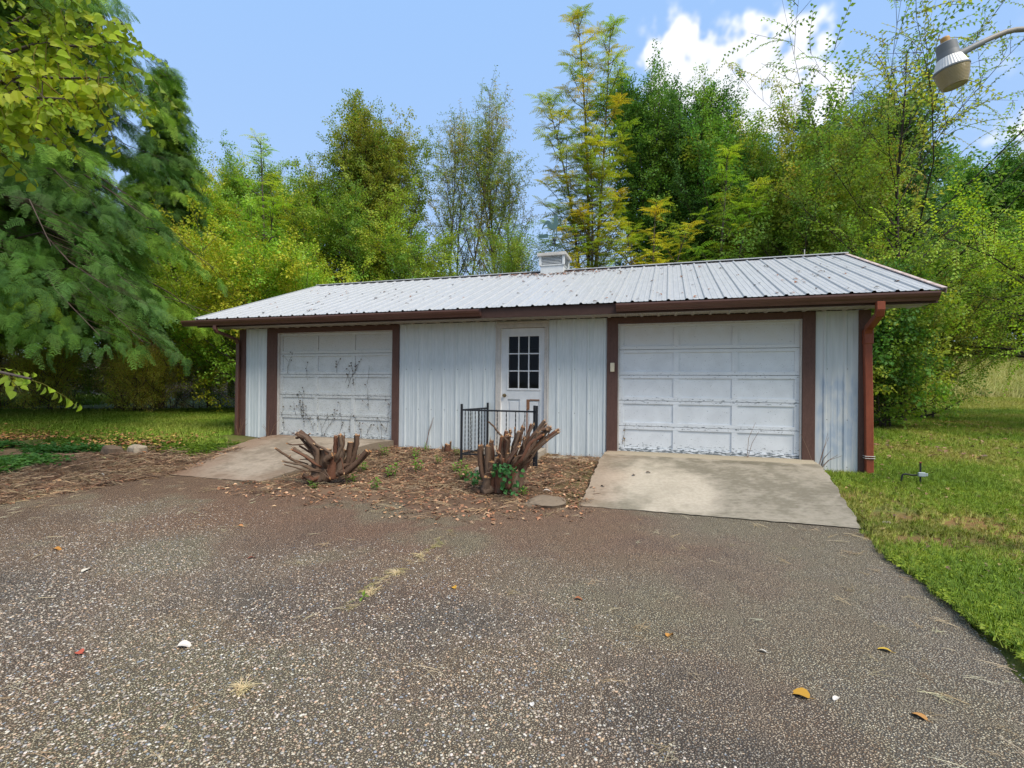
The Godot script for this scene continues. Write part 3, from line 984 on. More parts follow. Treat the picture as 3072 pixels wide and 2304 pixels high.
	for x in [-8.62, 4.24]:
		for side in [1.0, -1.0]:
			var b := MB.new()
			var z0: float = -3.3 + side * 3.93
			for pc in [[Vector3(0, 0.026, 0), Vector3(0.06, 0.012, 0)], [Vector3(0.05, -0.05, 0), Vector3(0.06, 0.012, 0)]]:
				b.box(Vector3(minf(pc[0].x, pc[1].x), minf(pc[0].y, pc[1].y), 0), Vector3(maxf(pc[0].x, pc[1].x), maxf(pc[0].y, pc[1].y), 4.19), Color.WHITE, 0.0, Transform3D(Basis(Vector3(1, 0, 0), Vector3(0, 0.937, side * 0.349), Vector3(0, 0.349, -side * 0.937)), Vector3(x - 0.02, 2.403, z0)))
			part("rake_trim", b.mesh(M.rust_metal if x > 0 else M.roof_metal), g)
	for s in [[-8.64, -2.2], [-2.2, 4.29]]:
		var b := MB.new()
		for side in [1.0, -1.0]:
			b.quad(Vector3(s[0], 3.905, -3.3), Vector3(s[1], 3.905, -3.3), Vector3(s[1], 3.868, -3.3 + side * 0.16), Vector3(s[0], 3.868, -3.3 + side * 0.16), Color.WHITE, Vector3(0, 1, side))
			b.quad(Vector3(s[0], 3.868, -3.3 + side * 0.16), Vector3(s[1], 3.868, -3.3 + side * 0.16), Vector3(s[1], 3.848, -3.3 + side * 0.163), Vector3(s[0], 3.848, -3.3 + side * 0.163), Color.WHITE, Vector3(0, 0, side))
		part("ridge_cap", b.mesh(M.roof_metal), g)
	part("vent_pipe", boxed(M.white_trim, Vector3(3.55, 3.85, -3.42), Vector3(3.565, 4.04, -3.405)), g)
	# louvred cupola
	var cu := group_of("cupola", g)
	part("cupola_base", boxed(M.entry_paint, Vector3(-2.13, 3.6, -3.58), Vector3(-1.57, 3.97, -3.02), 0.004), cu)
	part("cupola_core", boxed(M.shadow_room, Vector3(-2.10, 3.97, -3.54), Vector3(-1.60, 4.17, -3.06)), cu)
	for x in [-2.16, -1.595]:
		for z in [-3.61, -3.045]:
			part("cupola_post", boxed(M.entry_paint, Vector3(x, 3.955, z), Vector3(x + 0.055, 4.18, z + 0.055), 0.003), cu)
	for k in 6:
		var y := 3.985 + k * 0.034
		var b := MB.new()
		var tilt := Basis(Vector3(1, 0, 0), 0.7)
		b.box(Vector3(-0.255, -0.003, -0.024), Vector3(0.255, 0.003, 0.024), Color.WHITE, 0.0, Transform3D(tilt, Vector3(-1.85, y, -3.03)))
		b.box(Vector3(-0.255, -0.003, -0.024), Vector3(0.255, 0.003, 0.024), Color.WHITE, 0.0, Transform3D(Basis(Vector3(0, 1, 0), PI / 2) * tilt, Vector3(-1.575, y, -3.3)))
		part("louvre", b.mesh(M.entry_paint), cu)
	part("cupola_sill", boxed(M.entry_paint, Vector3(-2.15, 3.945, -3.6), Vector3(-1.55, 3.962, -3.0), 0.003), cu)
	part("cupola_cap", boxed(M.white_trim, Vector3(-2.2, 4.175, -3.65), Vector3(-1.5, 4.25, -2.95), 0.008), cu)
	var pk := MB.new()
	for q in [[Vector3(-2.19, 4.25, -2.96), Vector3(-1.51, 4.25, -2.96)], [Vector3(-1.51, 4.25, -2.96), Vector3(-1.51, 4.25, -3.64)], [Vector3(-1.51, 4.25, -3.64), Vector3(-2.19, 4.25, -3.64)], [Vector3(-2.19, 4.25, -3.64), Vector3(-2.19, 4.25, -2.96)]]:
		pk.face(q[0], q[1], Vector3(-1.85, 4.31, -3.3), Color.WHITE, Vector3.UP)
	part("cupola_roof", pk.mesh(M.white_trim), cu)
	weathervane()

func spout(g: Node3D, path: Array, r: float, m: Material) -> Node3D:
	var n := group_of("downspout", g)
	var b := MB.new()
	for k in path.size() - 1:
		var a: Vector3 = path[k]
		var e: Vector3 = path[k + 1]
		var y := (e - a).normalized()
		var x := Vector3(1, 0, 0)
		x = (x - y * x.dot(y)).normalized()
		var z := x.cross(y)
		var over := 0.02 if k < path.size() - 2 else 0.0
		b.box(Vector3(-r, -0.0, -r * 0.75), Vector3(r, (e - a).length() + over, r * 0.75), Color.WHITE, 0.008, Transform3D(Basis(x, y, z), a))
		if k == path.size() - 2:
			for i in 2:
				b.box(Vector3(-r * 0.55 + i * r * 0.7, 0.0, r * 0.75), Vector3(-r * 0.15 + i * r * 0.7, (e - a).length(), r * 0.75 + 0.005), Color.WHITE, 0.002, Transform3D(Basis(x, y, z), a))
	part("pipe", b.mesh(m), n)
	return n

func weathervane() -> void:
	var o := Vector3(-1.85, 4.30, -3.3)
	var t := thing("weathervane", "green copper rooster weathervane on top of the louvred cupola", "weathervane", o)
	var rod := MB.new()
	rod.tube([Vector3(0, 0, 0), Vector3(0, 0.62, 0)], [0.011, 0.009], 8)
	part("rod", rod.mesh(M.patina), t)
	for s in [[0.34, 0.05], [0.26, 0.036]]:
		var b := MB.new()
		var prof := []
		for k in 9:
			prof.append(Vector2(s[1] * sin(PI * k / 8.0), -s[1] * cos(PI * k / 8.0)))
		b.lathe(prof, 12, Transform3D(Basis.IDENTITY, Vector3(0, s[0], 0)))
		part("ball", b.mesh(M.dark_patina), t)
	for a in 2:
		var b := MB.new()
		var d := Vector3(1, 0, 0) if a == 0 else Vector3(0, 0, 1)
		b.tube([d * -0.2 + Vector3(0, 0.2, 0), d * 0.2 + Vector3(0, 0.2, 0)], [0.007, 0.007], 6)
		part("cross_arm", b.mesh(M.dark_patina), t)
	var k := 0.00149
	var ar := MB.new()
	ar.tube([Vector3(-275 * k, 0.46, 0), Vector3(125 * k, 0.46, 0)], [0.009, 0.009], 6)
	ar.slab(PackedVector2Array([Vector2(120, -16), Vector2(175, 0), Vector2(120, 16)]) * Transform2D(0, Vector2.ZERO), -0.004, 0.004, Transform3D(Basis.from_scale(Vector3(k, k, 1)), Vector3(0, 0.46, 0)))
	part("arrow", ar.mesh(M.patina), t)
	var fin := MB.new()
	fin.slab(PackedVector2Array([Vector2(-280, 36), Vector2(-262, 0), Vector2(-280, -40), Vector2(-120, -40), Vector2(-105, 0), Vector2(-120, 32), Vector2(-200, 22)]), -0.003, 0.003, Transform3D(Basis.from_scale(Vector3(k, k, 1)), Vector3(0, 0.46, 0)))
	part("tail_fin", fin.mesh(M.patina), t)
	var pts := [[820, 420], [838, 365], [870, 320], [915, 285], [950, 300], [975, 335], [992, 362], [1012, 340], [1016, 290], [1020, 245], [1012, 222], [1028, 200], [1040, 212], [1056, 202], [1068, 226], [1088, 236], [1070, 244], [1068, 262], [1078, 300], [1088, 345], [1082, 390], [1060, 425], [1068, 470], [1070, 522], [1086, 530], [1056, 530], [1050, 440], [1020, 440], [1014, 480], [1006, 522], [1020, 530], [990, 530], [1000, 480], [1006, 436], [960, 430], [928, 405], [905, 375], [915, 335], [880, 350], [850, 380], [830, 425]]
	var poly := PackedVector2Array()
	for p in pts:
		poly.append(Vector2(p[0] - 1032, 530 - p[1]))
	var ro := MB.new()
	ro.slab(poly, -0.014, 0.014, Transform3D(Basis.from_scale(Vector3(k * 1.02, k * 1.02, 1)), Vector3(0, 0.46, 0)))
	part("rooster", ro.mesh(M.patina), t)

# directions of the view plane, used to measure the stumps off the photograph once and for all
const SIDE := Vector3(0.9546, 0.0, -0.298)
const NEAR := Vector3(0.298, 0.0, 0.9546)

func stump(t: Node3D, list: Array, o: Vector2, k: float, seed_: int) -> void:
	rng.seed = seed_
	var all := []
	for s in list:
		all.append(s)
		if s[s.size() - 2] >= 26.0 and list.size() > 5:
			for twin in (2 if s[s.size() - 2] < 60.0 else 1):
				var c: Array = s.duplicate()
				for i in s.size() - 2:
					c[i] = s[i] + Vector2(rf(-46, 46), rf(-10, 70) if i == s.size() - 3 else 0.0)
				c[s.size() - 2] = s[s.size() - 2] * rf(0.55, 0.9)
				c[s.size() - 1] = s[s.size() - 1] + rf(-0.12, 0.10)
				all.append(c)
	for s in all:
		var pts := []
		var depth: float = s.back() if s.back() is float else rf(-0.13, 0.13)
		var n: int = s.size() - 1
		var radii := []
		var r: float = s[n - 1]
		for i in n - 1:
			var p: Vector2 = s[i]
			if i == 0 and list.size() > 5:
				var root := o - Vector2(0, 120)
				pts.append(SIDE * (p.lerp(root, 0.45).x - o.x) * k + Vector3.UP * (o.y - p.lerp(root, 0.45).y) * k + NEAR * depth * 0.4)
				radii.clear()
			var q := SIDE * (p.x - o.x) * k + Vector3.UP * (o.y - p.y) * k + NEAR * depth * (1.0 if r < 60 else 0.7)
			pts.append(q)
		# refine, with a little crookedness
		var fine := []
		for i in pts.size() - 1:
			for j in 4:
				var u := j / 4.0
				fine.append(pts[i].lerp(pts[i + 1], u) + rdir() * r * k * 0.10)
		fine.append(pts[-1])
		for i in fine.size():
			radii.append(r * k * lerpf(1.12, 0.86, float(i) / (fine.size() - 1)) * rf(0.92, 1.08))
		var bark := Color(0.135, 0.085, 0.058).lerp(Color(0.20, 0.155, 0.115), rng.randf() * rng.randf())
		if rng.randf() < 0.25:
			bark = Color(0.175, 0.085, 0.052)
		var cut := Color(0.55, 0.27, 0.10).lerp(Color(0.62, 0.42, 0.24), rng.randf())
		var b := MB.new()
		b.tube(fine, radii, 9 if r > 25 else 6, bark, true, 0.16, cut)
		part("stem", b.mesh(M.bark), t)
		# splintered rim of the cut and loose bark
		var e: Vector3 = fine[-1]
		var d: Vector3 = (fine[-1] - fine[-2]).normalized()
		var sp := MB.new()
		for q in (9 if r > 22 else 3):
			var side := rdir()
			side = (side - d * side.dot(d)).normalized()
			var at: Vector3 = e + side * radii[-1] * 0.85
			sp.face(at - d * 0.02, at + side.cross(d) * 0.012 - d * 0.02, at + d * rf(0.006, 0.035), cut * rf(0.7, 1.1), side)
			if r > 25:
				var i := rng.randi_range(0, fine.size() - 2)
				var pp: Vector3 = fine[i] + side * radii[i] * 1.0
				sp.face(pp, pp + side.cross(d) * rf(0.01, 0.02) + d * 0.01, pp + d * rf(0.06, 0.16) + side * rf(0.0, 0.015), bark * rf(0.6, 1.2), side)
		part("splinters", sp.mesh(M.dry), t).set_meta("kind", "stuff")

func build_front() -> void:
	var V := func(x: float, y: float) -> Vector2: return Vector2(x, y)
	# big clipped shrub stump in front of the entry door
	var a := thing("shrub_stump", "large reddish cut shrub stump with many upright stems before the iron railing", "stump", Vector3(-1.32, -0.30, 2.2))
	stump(a, [
		[V.call(560, 1330), V.call(520, 1000), V.call(500, 735), 52.0, -0.05], [V.call(640, 1300), V.call(625, 1000), V.call(630, 735), 56.0, 0.02], [V.call(720, 1250), V.call(700, 900), V.call(690, 650), 46.0, -0.1],
		[V.call(590, 1520), V.call(615, 1400), V.call(625, 1262), 78.0, 0.16], [V.call(700, 1530), V.call(710, 1250), V.call(735, 1010), 82.0, 0.05], [V.call(820, 1530), V.call(850, 1200), V.call(865, 930), 88.0, 0.1],
		[V.call(950, 1520), V.call(955, 1200), V.call(965, 860), 84.0, 0.0], [V.call(1080, 1500), V.call(1100, 1200), V.call(1140, 900), 88.0, 0.08], [V.call(1190, 1460), V.call(1230, 1200), V.call(1300, 900), 76.0, -0.02],
		[V.call(1010, 1420), V.call(1050, 1250), V.call(1095, 1112), 48.0, 0.18], [V.call(850, 1050), V.call(870, 800), V.call(885, 560), 44.0, 0.05], [V.call(920, 950), V.call(935, 700), V.call(955, 470), 42.0, -0.02],
		[V.call(990, 850), V.call(1005, 640), V.call(1025, 450), 30.0, -0.08], [V.call(890, 950), V.call(850, 870), V.call(812, 800), 30.0, 0.16], [V.call(885, 560), V.call(800, 470), V.call(740, 390), V.call(640, 298), 17.0, 0.03],
		[V.call(940, 620), V.call(960, 560), V.call(1000, 515), 28.0, 0.08], [V.call(1060, 950), V.call(1120, 700), V.call(1190, 465), 32.0, 0.04], [V.call(1100, 900), V.call(1180, 640), V.call(1262, 400), 36.0, -0.06],
		[V.call(1095, 700), V.call(1105, 560), V.call(1108, 395), 10.0, 0.02], [V.call(1000, 980), V.call(1090, 830), V.call(1200, 660), 36.0, 0.12], [V.call(1250, 800), V.call(1270, 650), V.call(1272, 565), 26.0, 0.1],
		[V.call(1200, 980), V.call(1330, 640), V.call(1405, 350), 34.0, -0.08], [V.call(1180, 1000), V.call(1400, 600), V.call(1640, 275), 32.0, -0.02], [V.call(1230, 980), V.call(1450, 650), V.call(1735, 385), 33.0, 0.06],
		[V.call(1250, 930), V.call(1420, 640), V.call(1545, 455), 42.0, 0.1], [V.call(1300, 930), V.call(1560, 640), V.call(1700, 380), 28.0, 0.0], [V.call(1330, 900), V.call(1620, 620), V.call(1895, 425), 30.0, 0.02],
		[V.call(1380, 850), V.call(1640, 640), V.call(1890, 465), 24.0, 0.07], [V.call(1380, 960), V.call(1500, 780), V.call(1690, 600), 20.0, 0.12], [V.call(1680, 570), V.call(1720, 470), V.call(1750, 385), 13.0, 0.05],
		[V.call(1080, 960), V.call(1150, 880), V.call(1330, 845), 17.0, 0.2], [V.call(1300, 1150), V.call(1380, 1000), V.call(1410, 900), 40.0, -0.1], [V.call(1440, 520), V.call(1560, 430), V.call(1660, 410), 30.0, 0.1],
		[V.call(640, 1120), V.call(740, 1030), V.call(820, 890), 9.0, 0.22], [V.call(560, 1250), V.call(620, 1165), V.call(720, 1150), 8.0, 0.22]], Vector2(880, 1500), 0.00075, 41)
	var c := thing("shrub_stump", "squat dark stump with long grey prongs reaching left over the ramp", "stump", Vector3(-3.86, -0.28, 2.44))
	stump(c, [
		[V.call(880, 1230), V.call(885, 1050), V.call(905, 830), 86.0, 0.05], [V.call(1030, 1180), V.call(1040, 900), V.call(1045, 640), 112.0, 0.0], [V.call(1180, 1150), V.call(1190, 900), V.call(1215, 700), 92.0, 0.06],
		[V.call(1310, 1080), V.call(1310, 850), V.call(1320, 610), 70.0, 0.0], [V.call(1440, 1050), V.call(1460, 850), V.call(1495, 510), 62.0, -0.06], [V.call(960, 1000), V.call(900, 640), V.call(720, 430), V.call(570, 320), 52.0, 0.02],
		[V.call(690, 440), V.call(740, 380), V.call(780, 345), 16.0, 0.04], [V.call(1230, 720), V.call(1080, 620), V.call(880, 525), 24.0, 0.1], [V.call(1260, 800), V.call(1250, 600), V.call(1240, 390), 36.0, 0.03],
		[V.call(1340, 750), V.call(1345, 560), V.call(1345, 362), 46.0, 0.06], [V.call(1520, 900), V.call(1600, 600), V.call(1630, 375), 44.0, -0.04], [V.call(1440, 1060), V.call(1650, 870), V.call(1835, 650), 46.0, 0.06],
		[V.call(920, 900), V.call(720, 750), V.call(510, 608), 30.0, 0.1], [V.call(900, 1000), V.call(580, 850), V.call(400, 740), V.call(205, 612), 24.0, 0.14], [V.call(680, 900), V.call(520, 870), V.call(340, 838), 19.0, 0.16],
		[V.call(820, 1010), V.call(600, 940), V.call(400, 890), 13.0, 0.2], [V.call(680, 545), V.call(470, 555), V.call(355, 528), 13.0, 0.06], [V.call(760, 720), V.call(640, 650), V.call(530, 590), 20.0, -0.05],
		[V.call(860, 830), V.call(740, 805), V.call(640, 812), 10.0, 0.12], [V.call(1100, 820), V.call(1180, 760), V.call(1240, 720), 56.0, 0.14], [V.call(840, 1180), V.call(780, 1130), V.call(700, 1075), 46.0, 0.12],
		[V.call(560, 410), V.call(520, 440), V.call(490, 430), 22.0, 0.0], [V.call(460, 790), V.call(470, 760), V.call(480, 735), 12.0, 0.15], [V.call(1130, 980), V.call(1180, 1060), V.call(1230, 1130), 8.0, 0.2], [V.call(860, 975), V.call(1080, 1020), V.call(1240, 1140), 7.0, 0.22],
		[V.call(1400, 760), V.call(1440, 900), V.call(1460, 1060), 9.0, 0.16]], Vector2(1130, 1180), 0.00078, 42)
	var s := thing("shrub_stump", "small single pale-topped stump post beside the left railing corner", "stump", Vector3(-3.0, -0.17, 0.28))
	stump(s, [[V.call(0, 20), V.call(0, -90), V.call(4, -200), 62.0, 0.0], [V.call(-70, 20), V.call(-78, -70), V.call(-82, -150), 26.0, 0.02], [V.call(40, 10), V.call(52, -100), V.call(60, -250), 22.0, -0.04]], Vector2(0, 0), 0.00092, 43)
	rng.seed = 50
	# wrought iron railing round the landing
	var p1 := Vector3(-2.47, -0.2, 0.88)
	var p2 := Vector3(-2.31, -0.1, 0.06)
	var p3 := Vector3(-1.215, -0.2, 0.90)
	var p4 := Vector3(-1.155, -0.19, 0.98)
	var r := thing("railing", "black wrought iron railing with twisted bars round the door landing", "railing", Vector3.ZERO)
	for p in [p1, p2, p3, p4]:
		part("post", boxed(M.black_iron, p + Vector3(-0.017, -0.05, -0.017), Vector3(p.x + 0.017, 0.775, p.z + 0.017), 0.003), r)
	for q in [[p1, p3], [p1, p2], [p3, p4]]:
		for y in [0.675, -0.055]:
			var b := MB.new()
			var dir: Vector3 = (q[1] - q[0])
			dir.y = 0
			var l := dir.length()
			b.box(Vector3(-0.008, -0.014, 0.016), Vector3(0.008, 0.014, l - 0.016), Color.WHITE, 0.002, Transform3D(Basis.looking_at(-dir.normalized()), Vector3(q[0].x, y, q[0].z)))
			part("rail", b.mesh(M.black_iron), r)
	for q in [[p1, p3, 8], [p1, p2, 8]]:
		for k in range(1, q[2]):
			var at: Vector3 = q[0].lerp(q[1], float(k) / q[2])
			var pts := []
			var rr := []
			for i in 30:
				pts.append(Vector3(at.x, lerpf(-0.045, 0.665, i / 29.0), at.z))
				rr.append(0.0095 if i % 3 != 1 else 0.0055)
			var b := MB.new()
			b.tube(pts, rr, 5)
			part("twisted_bar", b.mesh(M.black_iron), r)
	var st := MB.new()
	st.box(Vector3(-2.25, -0.4, 0.0), Vector3(-1.23, 0.0, 0.5), Color(0.44, 0.41, 0.36), 0.012)
	tag(part("door_step", st.mesh(M.concrete), self), "grey concrete door step behind the iron railing", "step")
	for q in [[-1.15, -0.62, 0.05, 0.32, -0.108, "flat paving slab against the wall right of the door step"], [-0.6, -0.24, 0.04, 0.36, -0.12, "flat paving slab against the wall beside the right ramp"]]:
		var b := MB.new()
		b.box(Vector3(q[0], q[4] - 0.06, q[2]), Vector3(q[1], q[4], q[3]), Color(0.42, 0.38, 0.31), 0.01)
		tag(part("paving_slab", b.mesh(M.concrete), self), q[5], "paving slab")
	stone(Vector3(-0.63, -0.375, 2.48), Vector3(0.25, 0.06, 0.28), Color(0.27, 0.22, 0.17), "stepping_stone", "flat round grey stepping stone in the dirt by the right ramp", "stone", 3)
	stone(Vector3(-8.62, -0.17, 2.20), Vector3(0.20, 0.13, 0.13), Color(0.20, 0.15, 0.11), "edging_block", "dark brown edging block half buried at the ivy's right end", "block", 4)
	stone(Vector3(-8.35, -0.15, 1.95), Vector3(0.16, 0.10, 0.13), Color(0.46, 0.40, 0.32), "edging_block", "pale tan edging block beside the dark one in the mulch", "block", 5)
	stone(Vector3(-1.86, -0.22, 1.55), Vector3(0.10, 0.09, 0.08), Color(0.34, 0.31, 0.27), "rock", "grey rock tucked behind the big stump's left stems", "rock", 6)
	stone(Vector3(3.05, -0.36, 2.25), Vector3(0.05, 0.03, 0.04), Color(0.62, 0.55, 0.50), "rock", "small pale pinkish rock in the grass near the right ramp", "rock", 7)
	# garden tap on its stake
	var tp := thing("garden_tap", "black garden water pipe on a stake with a grey valve in the right lawn", "tap", Vector3(3.9, -0.24, 0.48))
	var b1 := MB.new()
	b1.tube([Vector3(-0.06, -0.05, 0), Vector3(-0.062, 0.03, 0.005), Vector3(-0.05, 0.13, 0.0), Vector3(-0.04, 0.165, 0.0), Vector3(-0.01, 0.175, 0), Vector3(0.06, 0.165, 0.01), Vector3(0.14, 0.172, 0.02)], [0.011, 0.011, 0.011, 0.011, 0.011, 0.011, 0.011], 8)
	part("pipe", b1.mesh(M.black_iron), tp)
	part("stake", boxed(M.black_iron, Vector3(0.143, -0.1, 0.012), Vector3(0.161, 0.335, 0.03), 0.002), tp)
	part("stake_tip", boxed(M.red_metal, Vector3(0.138, 0.335, 0.008), Vector3(0.166, 0.352, 0.034), 0.003), tp)
	part("valve", boxed(mat("grey_plastic", lin(0.30, 0.36, 0.38), 0.4), Vector3(0.115, 0.155, 0.031), Vector3(0.20, 0.215, 0.06), 0.008), tp)
	part("nozzle", boxed(M.grey_plastic, Vector3(0.20, 0.165, 0.035), Vector3(0.225, 0.205, 0.055), 0.004), tp)
	var hz := MB.new()
	hz.tube([Vector3(3.62, -0.14, 0.12), Vector3(3.70, -0.15, 0.16), Vector3(3.77, -0.17, 0.24), Vector3(3.80, -0.185, 0.36), Vector3(3.835, -0.22, 0.47)], [0.012, 0.012, 0.012, 0.012, 0.012], 7)
	tag(part("hose", hz.mesh(M.black_iron), self), "black hose running over the grass from the red downspout", "hose")
	for at in [Vector2(3.3, 3.2), Vector2(3.2, 4.1)]:
		var b := MB.new()
		var g0 := Vector3(at.x, ground_at(at.x, at.y) + 0.02, at.y)
		b.tube([g0, g0 + Vector3(0.25, 0.015, 0.12), g0 + Vector3(0.5, 0.01, 0.34)] if at.y < 4 else [g0 + Vector3(-0.1, 0, -0.1), g0 + Vector3(0.1, 0.02, 0.14), g0 + Vector3(0.2, 0.0, 0.45)], [0.010, 0.009, 0.006], 6, Color(0.16, 0.10, 0.07))
		tag(part("fallen_stick", b.mesh(M.bark), self), "thin dark stick lying in the lawn " + ("near the bare clay patch" if at.y < 4 else "close along the driveway edge"), "stick")

func stone(at: Vector3, half: Vector3, col: Color, called: String, label: String, cat: String, seed_: int) -> void:
	var b := MB.new()
	var f := noise(FastNoiseLite.TYPE_SIMPLEX_SMOOTH, 0.9, seed_, 2)
	var p := func(i: int, j: int) -> Vector3:
		var a := TAU * i / 16.0
		var e := PI * (j / 8.0 - 0.5)
		var d := Vector3(cos(a) * cos(e), sin(e), sin(a) * cos(e))
		var q := Vector3(signf(d.x) * pow(absf(d.x), 0.75), signf(d.y) * pow(absf(d.y), 0.6), signf(d.z) * pow(absf(d.z), 0.75))
		return q * half * (1.0 + 0.22 * f.get_noise_3dv(d * 1.6)) + at
	for i in 16:
		for j in 8:
			b.quad(p.call(i, j), p.call(i + 1, j), p.call(i + 1, j + 1), p.call(i, j + 1), col, p.call(i, j) * 0.5 + p.call(i + 1, j + 1) * 0.5 - at)
	tag(part(numbered(called), b.mesh(M.concrete), self), label, cat)

func build_lamp() -> void:
	var t := thing("yard_light", "dusk-to-dawn yard light with ribbed amber lens on a curved grey arm", "lamp", Vector3(3.06, 3.78, 3.44))
	var y := Vector3(-0.20, 1.0, 0.06).normalized()
	var x := Vector3(1, 0, 0)
	x = (x - y * x.dot(y)).normalized()
	var tr := Transform3D(Basis(x, y, x.cross(y)), Vector3.ZERO)
	mat("lamp_grey", lin(0.17, 0.185, 0.195), 0.5)
	mat("galvanised", lin(0.25, 0.235, 0.21), 0.5)
	mat("reflector_white", lin(0.72, 0.72, 0.70), 0.3)
	var lens := mat("lens", Color(0.80, 0.76, 0.66, 0.88), 0.3)
	lens.transparency = BaseMaterial3D.TRANSPARENCY_ALPHA
	lens.albedo_texture = mottled(64, Color(0.44, 0.40, 0.28), Color(0.62, 0.58, 0.45), 0.05, 0.2, 0.5, 81)
	lens.uv1_triplanar = true
	lens.uv1_scale = Vector3(5, 5, 5)
	var h := MB.new()
	h.lathe([Vector2(0.0, 0.232), Vector2(0.06, 0.23), Vector2(0.071, 0.222), Vector2(0.075, 0.15), Vector2(0.083, 0.108), Vector2(0.084, 0.10), Vector2(0.0, 0.10)], 32, tr)
	part("housing", h.mesh(M.lamp_grey), t)
	var pc := MB.new()
	pc.lathe([Vector2(0.0, 0.285), Vector2(0.028, 0.283), Vector2(0.033, 0.272), Vector2(0.034, 0.232)], 20, tr)
	part("photocell", pc.mesh(mat("amber_cap", lin(0.42, 0.25, 0.08), 0.5)), t)
	var rf_ := MB.new()
	for k in 36:
		var a0 := TAU * k / 36.0
		for s in 2:
			var b0 := a0 + TAU / 72.0 * s
			var b1 := b0 + TAU / 72.0
			var w0 := 1.0 if s == 0 else 0.975
			var w1 := 0.975 if s == 0 else 1.0
			rf_.quad(tr * Vector3(cos(b0) * 0.086 * w0, 0.102, sin(b0) * 0.086 * w0), tr * Vector3(cos(b1) * 0.086 * w1, 0.102, sin(b1) * 0.086 * w1), tr * Vector3(cos(b1) * 0.121 * w1, 0.012, sin(b1) * 0.121 * w1), tr * Vector3(cos(b0) * 0.121 * w0, 0.012, sin(b0) * 0.121 * w0), Color.WHITE, tr.basis * Vector3(cos(b0), 0.4, sin(b0)))
	part("reflector", rf_.mesh(M.reflector_white), t)
	var rim := MB.new()
	rim.lathe([Vector2(0.119, 0.014), Vector2(0.124, 0.012), Vector2(0.125, 0.0), Vector2(0.119, -0.004)], 36, tr)
	part("rim", rim.mesh(M.lamp_grey), t)
	var ln := MB.new()
	var prof := []
	for k in 27:
		var u := k / 26.0
		prof.append(Vector2(lerpf(0.119, 0.088, pow(u, 1.3)) + (0.0016 if k % 2 else 0.0), -0.002 - u * 0.135))
	prof.append_array([Vector2(0.08, -0.141), Vector2(0.078, -0.139), Vector2(0.04, -0.136), Vector2(0.0, -0.135)])
	ln.lathe(prof, 36, tr)
	part("lens", ln.mesh(M.lens), t)
	var bulb := MB.new()
	bulb.lathe([Vector2(0.0, -0.09), Vector2(0.03, -0.08), Vector2(0.04, -0.04), Vector2(0.03, 0.02), Vector2(0.02, 0.09)], 16, tr)
	part("bulb", bulb.mesh(mat("bulb_glass", lin(0.55, 0.55, 0.5), 0.3)), t)
	var br := MB.new()
	br.tube([Vector3(0.06, 0.135, -0.02), Vector3(0.14, 0.18, -0.035), Vector3(0.245, 0.235, -0.07)], [0.034, 0.026, 0.026], 10, Color.WHITE, true)
	br.box(Vector3(0.10, 0.125, -0.05), Vector3(0.20, 0.165, -0.03), Color.WHITE, 0.004, Transform3D(Basis(Vector3(0, 0, 1), 0.42), Vector3(0.05, -0.02, 0)))
	part("clamp", br.mesh(M.lamp_grey), t)
	var arm := MB.new()
	arm.tube([Vector3(0.2, 0.215, -0.055), Vector3(0.25, 0.24, -0.07), Vector3(0.34, 0.285, -0.10), Vector3(0.43, 0.325, -0.13), Vector3(0.51, 0.345, -0.155), Vector3(0.60, 0.353, -0.185), Vector3(0.72, 0.345, -0.22), Vector3(0.9, 0.30, -0.28), Vector3(1.1, 0.2, -0.34)], [0.021, 0.021, 0.021, 0.021, 0.021, 0.021, 0.021, 0.021, 0.021], 14, Color.WHITE, true)
	part("arm", arm.mesh(M.galvanised), t)
	var pole := MB.new()
	pole.tube([Vector3(4.2, -0.5, 3.09), Vector3(4.19, 2.0, 3.09), Vector3(4.18, 5.6, 3.09)], [0.12, 0.11, 0.09], 14, Color(0.30, 0.24, 0.18), true, 0.02, Color(0.3, 0.25, 0.2))
	var pl := part("pole", pole.mesh(M.bark), t)
	pl.position = -t.position

# ------------------------------------------------------------------ sprays of leaves, grown along y, facing z
func leaf_tone(spread: float, yellow: float, brown: float) -> Color:
	var k := 1.0 + rf(-spread, spread)
	var u := rng.randf()
	if u < yellow:
		return Color(1.85, 1.3, 0.6) * k
	if u < yellow + brown:
		return Color(1.7, 0.85, 0.6) * k
	return Color(k * rf(0.85, 1.2), k, k * rf(0.75, 1.15))

func twigs() -> void:
	rng.seed = 7
	for v in 2:
		TW["broad%d" % v] = broad_twig(17, 0.42, 0.085, 0.062, 0.04, 0.03)
		TW["small%d" % v] = broad_twig(20, 0.46, 0.062, 0.036, 0.03, 0.02)
		TW["narrow%d" % v] = narrow_twig(0.10, 0.024)
		TW["far%d" % v] = broad_twig(20, 0.75, 0.17, 0.13, 0.02, 0.01)
		TW["pinnate%d" % v] = pinnate(0.46, 8, 0.105, 0.036)
		TW["elm%d" % v] = elm_twig()
		TW["hemlock%d" % v] = hemlock_frond()
		TW["heart%d" % v] = heart_twig()
	TW["weed"] = weed()
	TW["grass"] = grass_tuft(14, 0.075, 0.0055)
	TW["tall_grass"] = grass_tuft(26, 0.62, 0.014)
	TW["clover"] = rosette(10, 0.028)
	TW["ivy"] = rosette(5, 0.075)
	TW["blade"] = single_leaf(0.075, 0.05, 0.5)
	TW["needle_straw"] = straw()

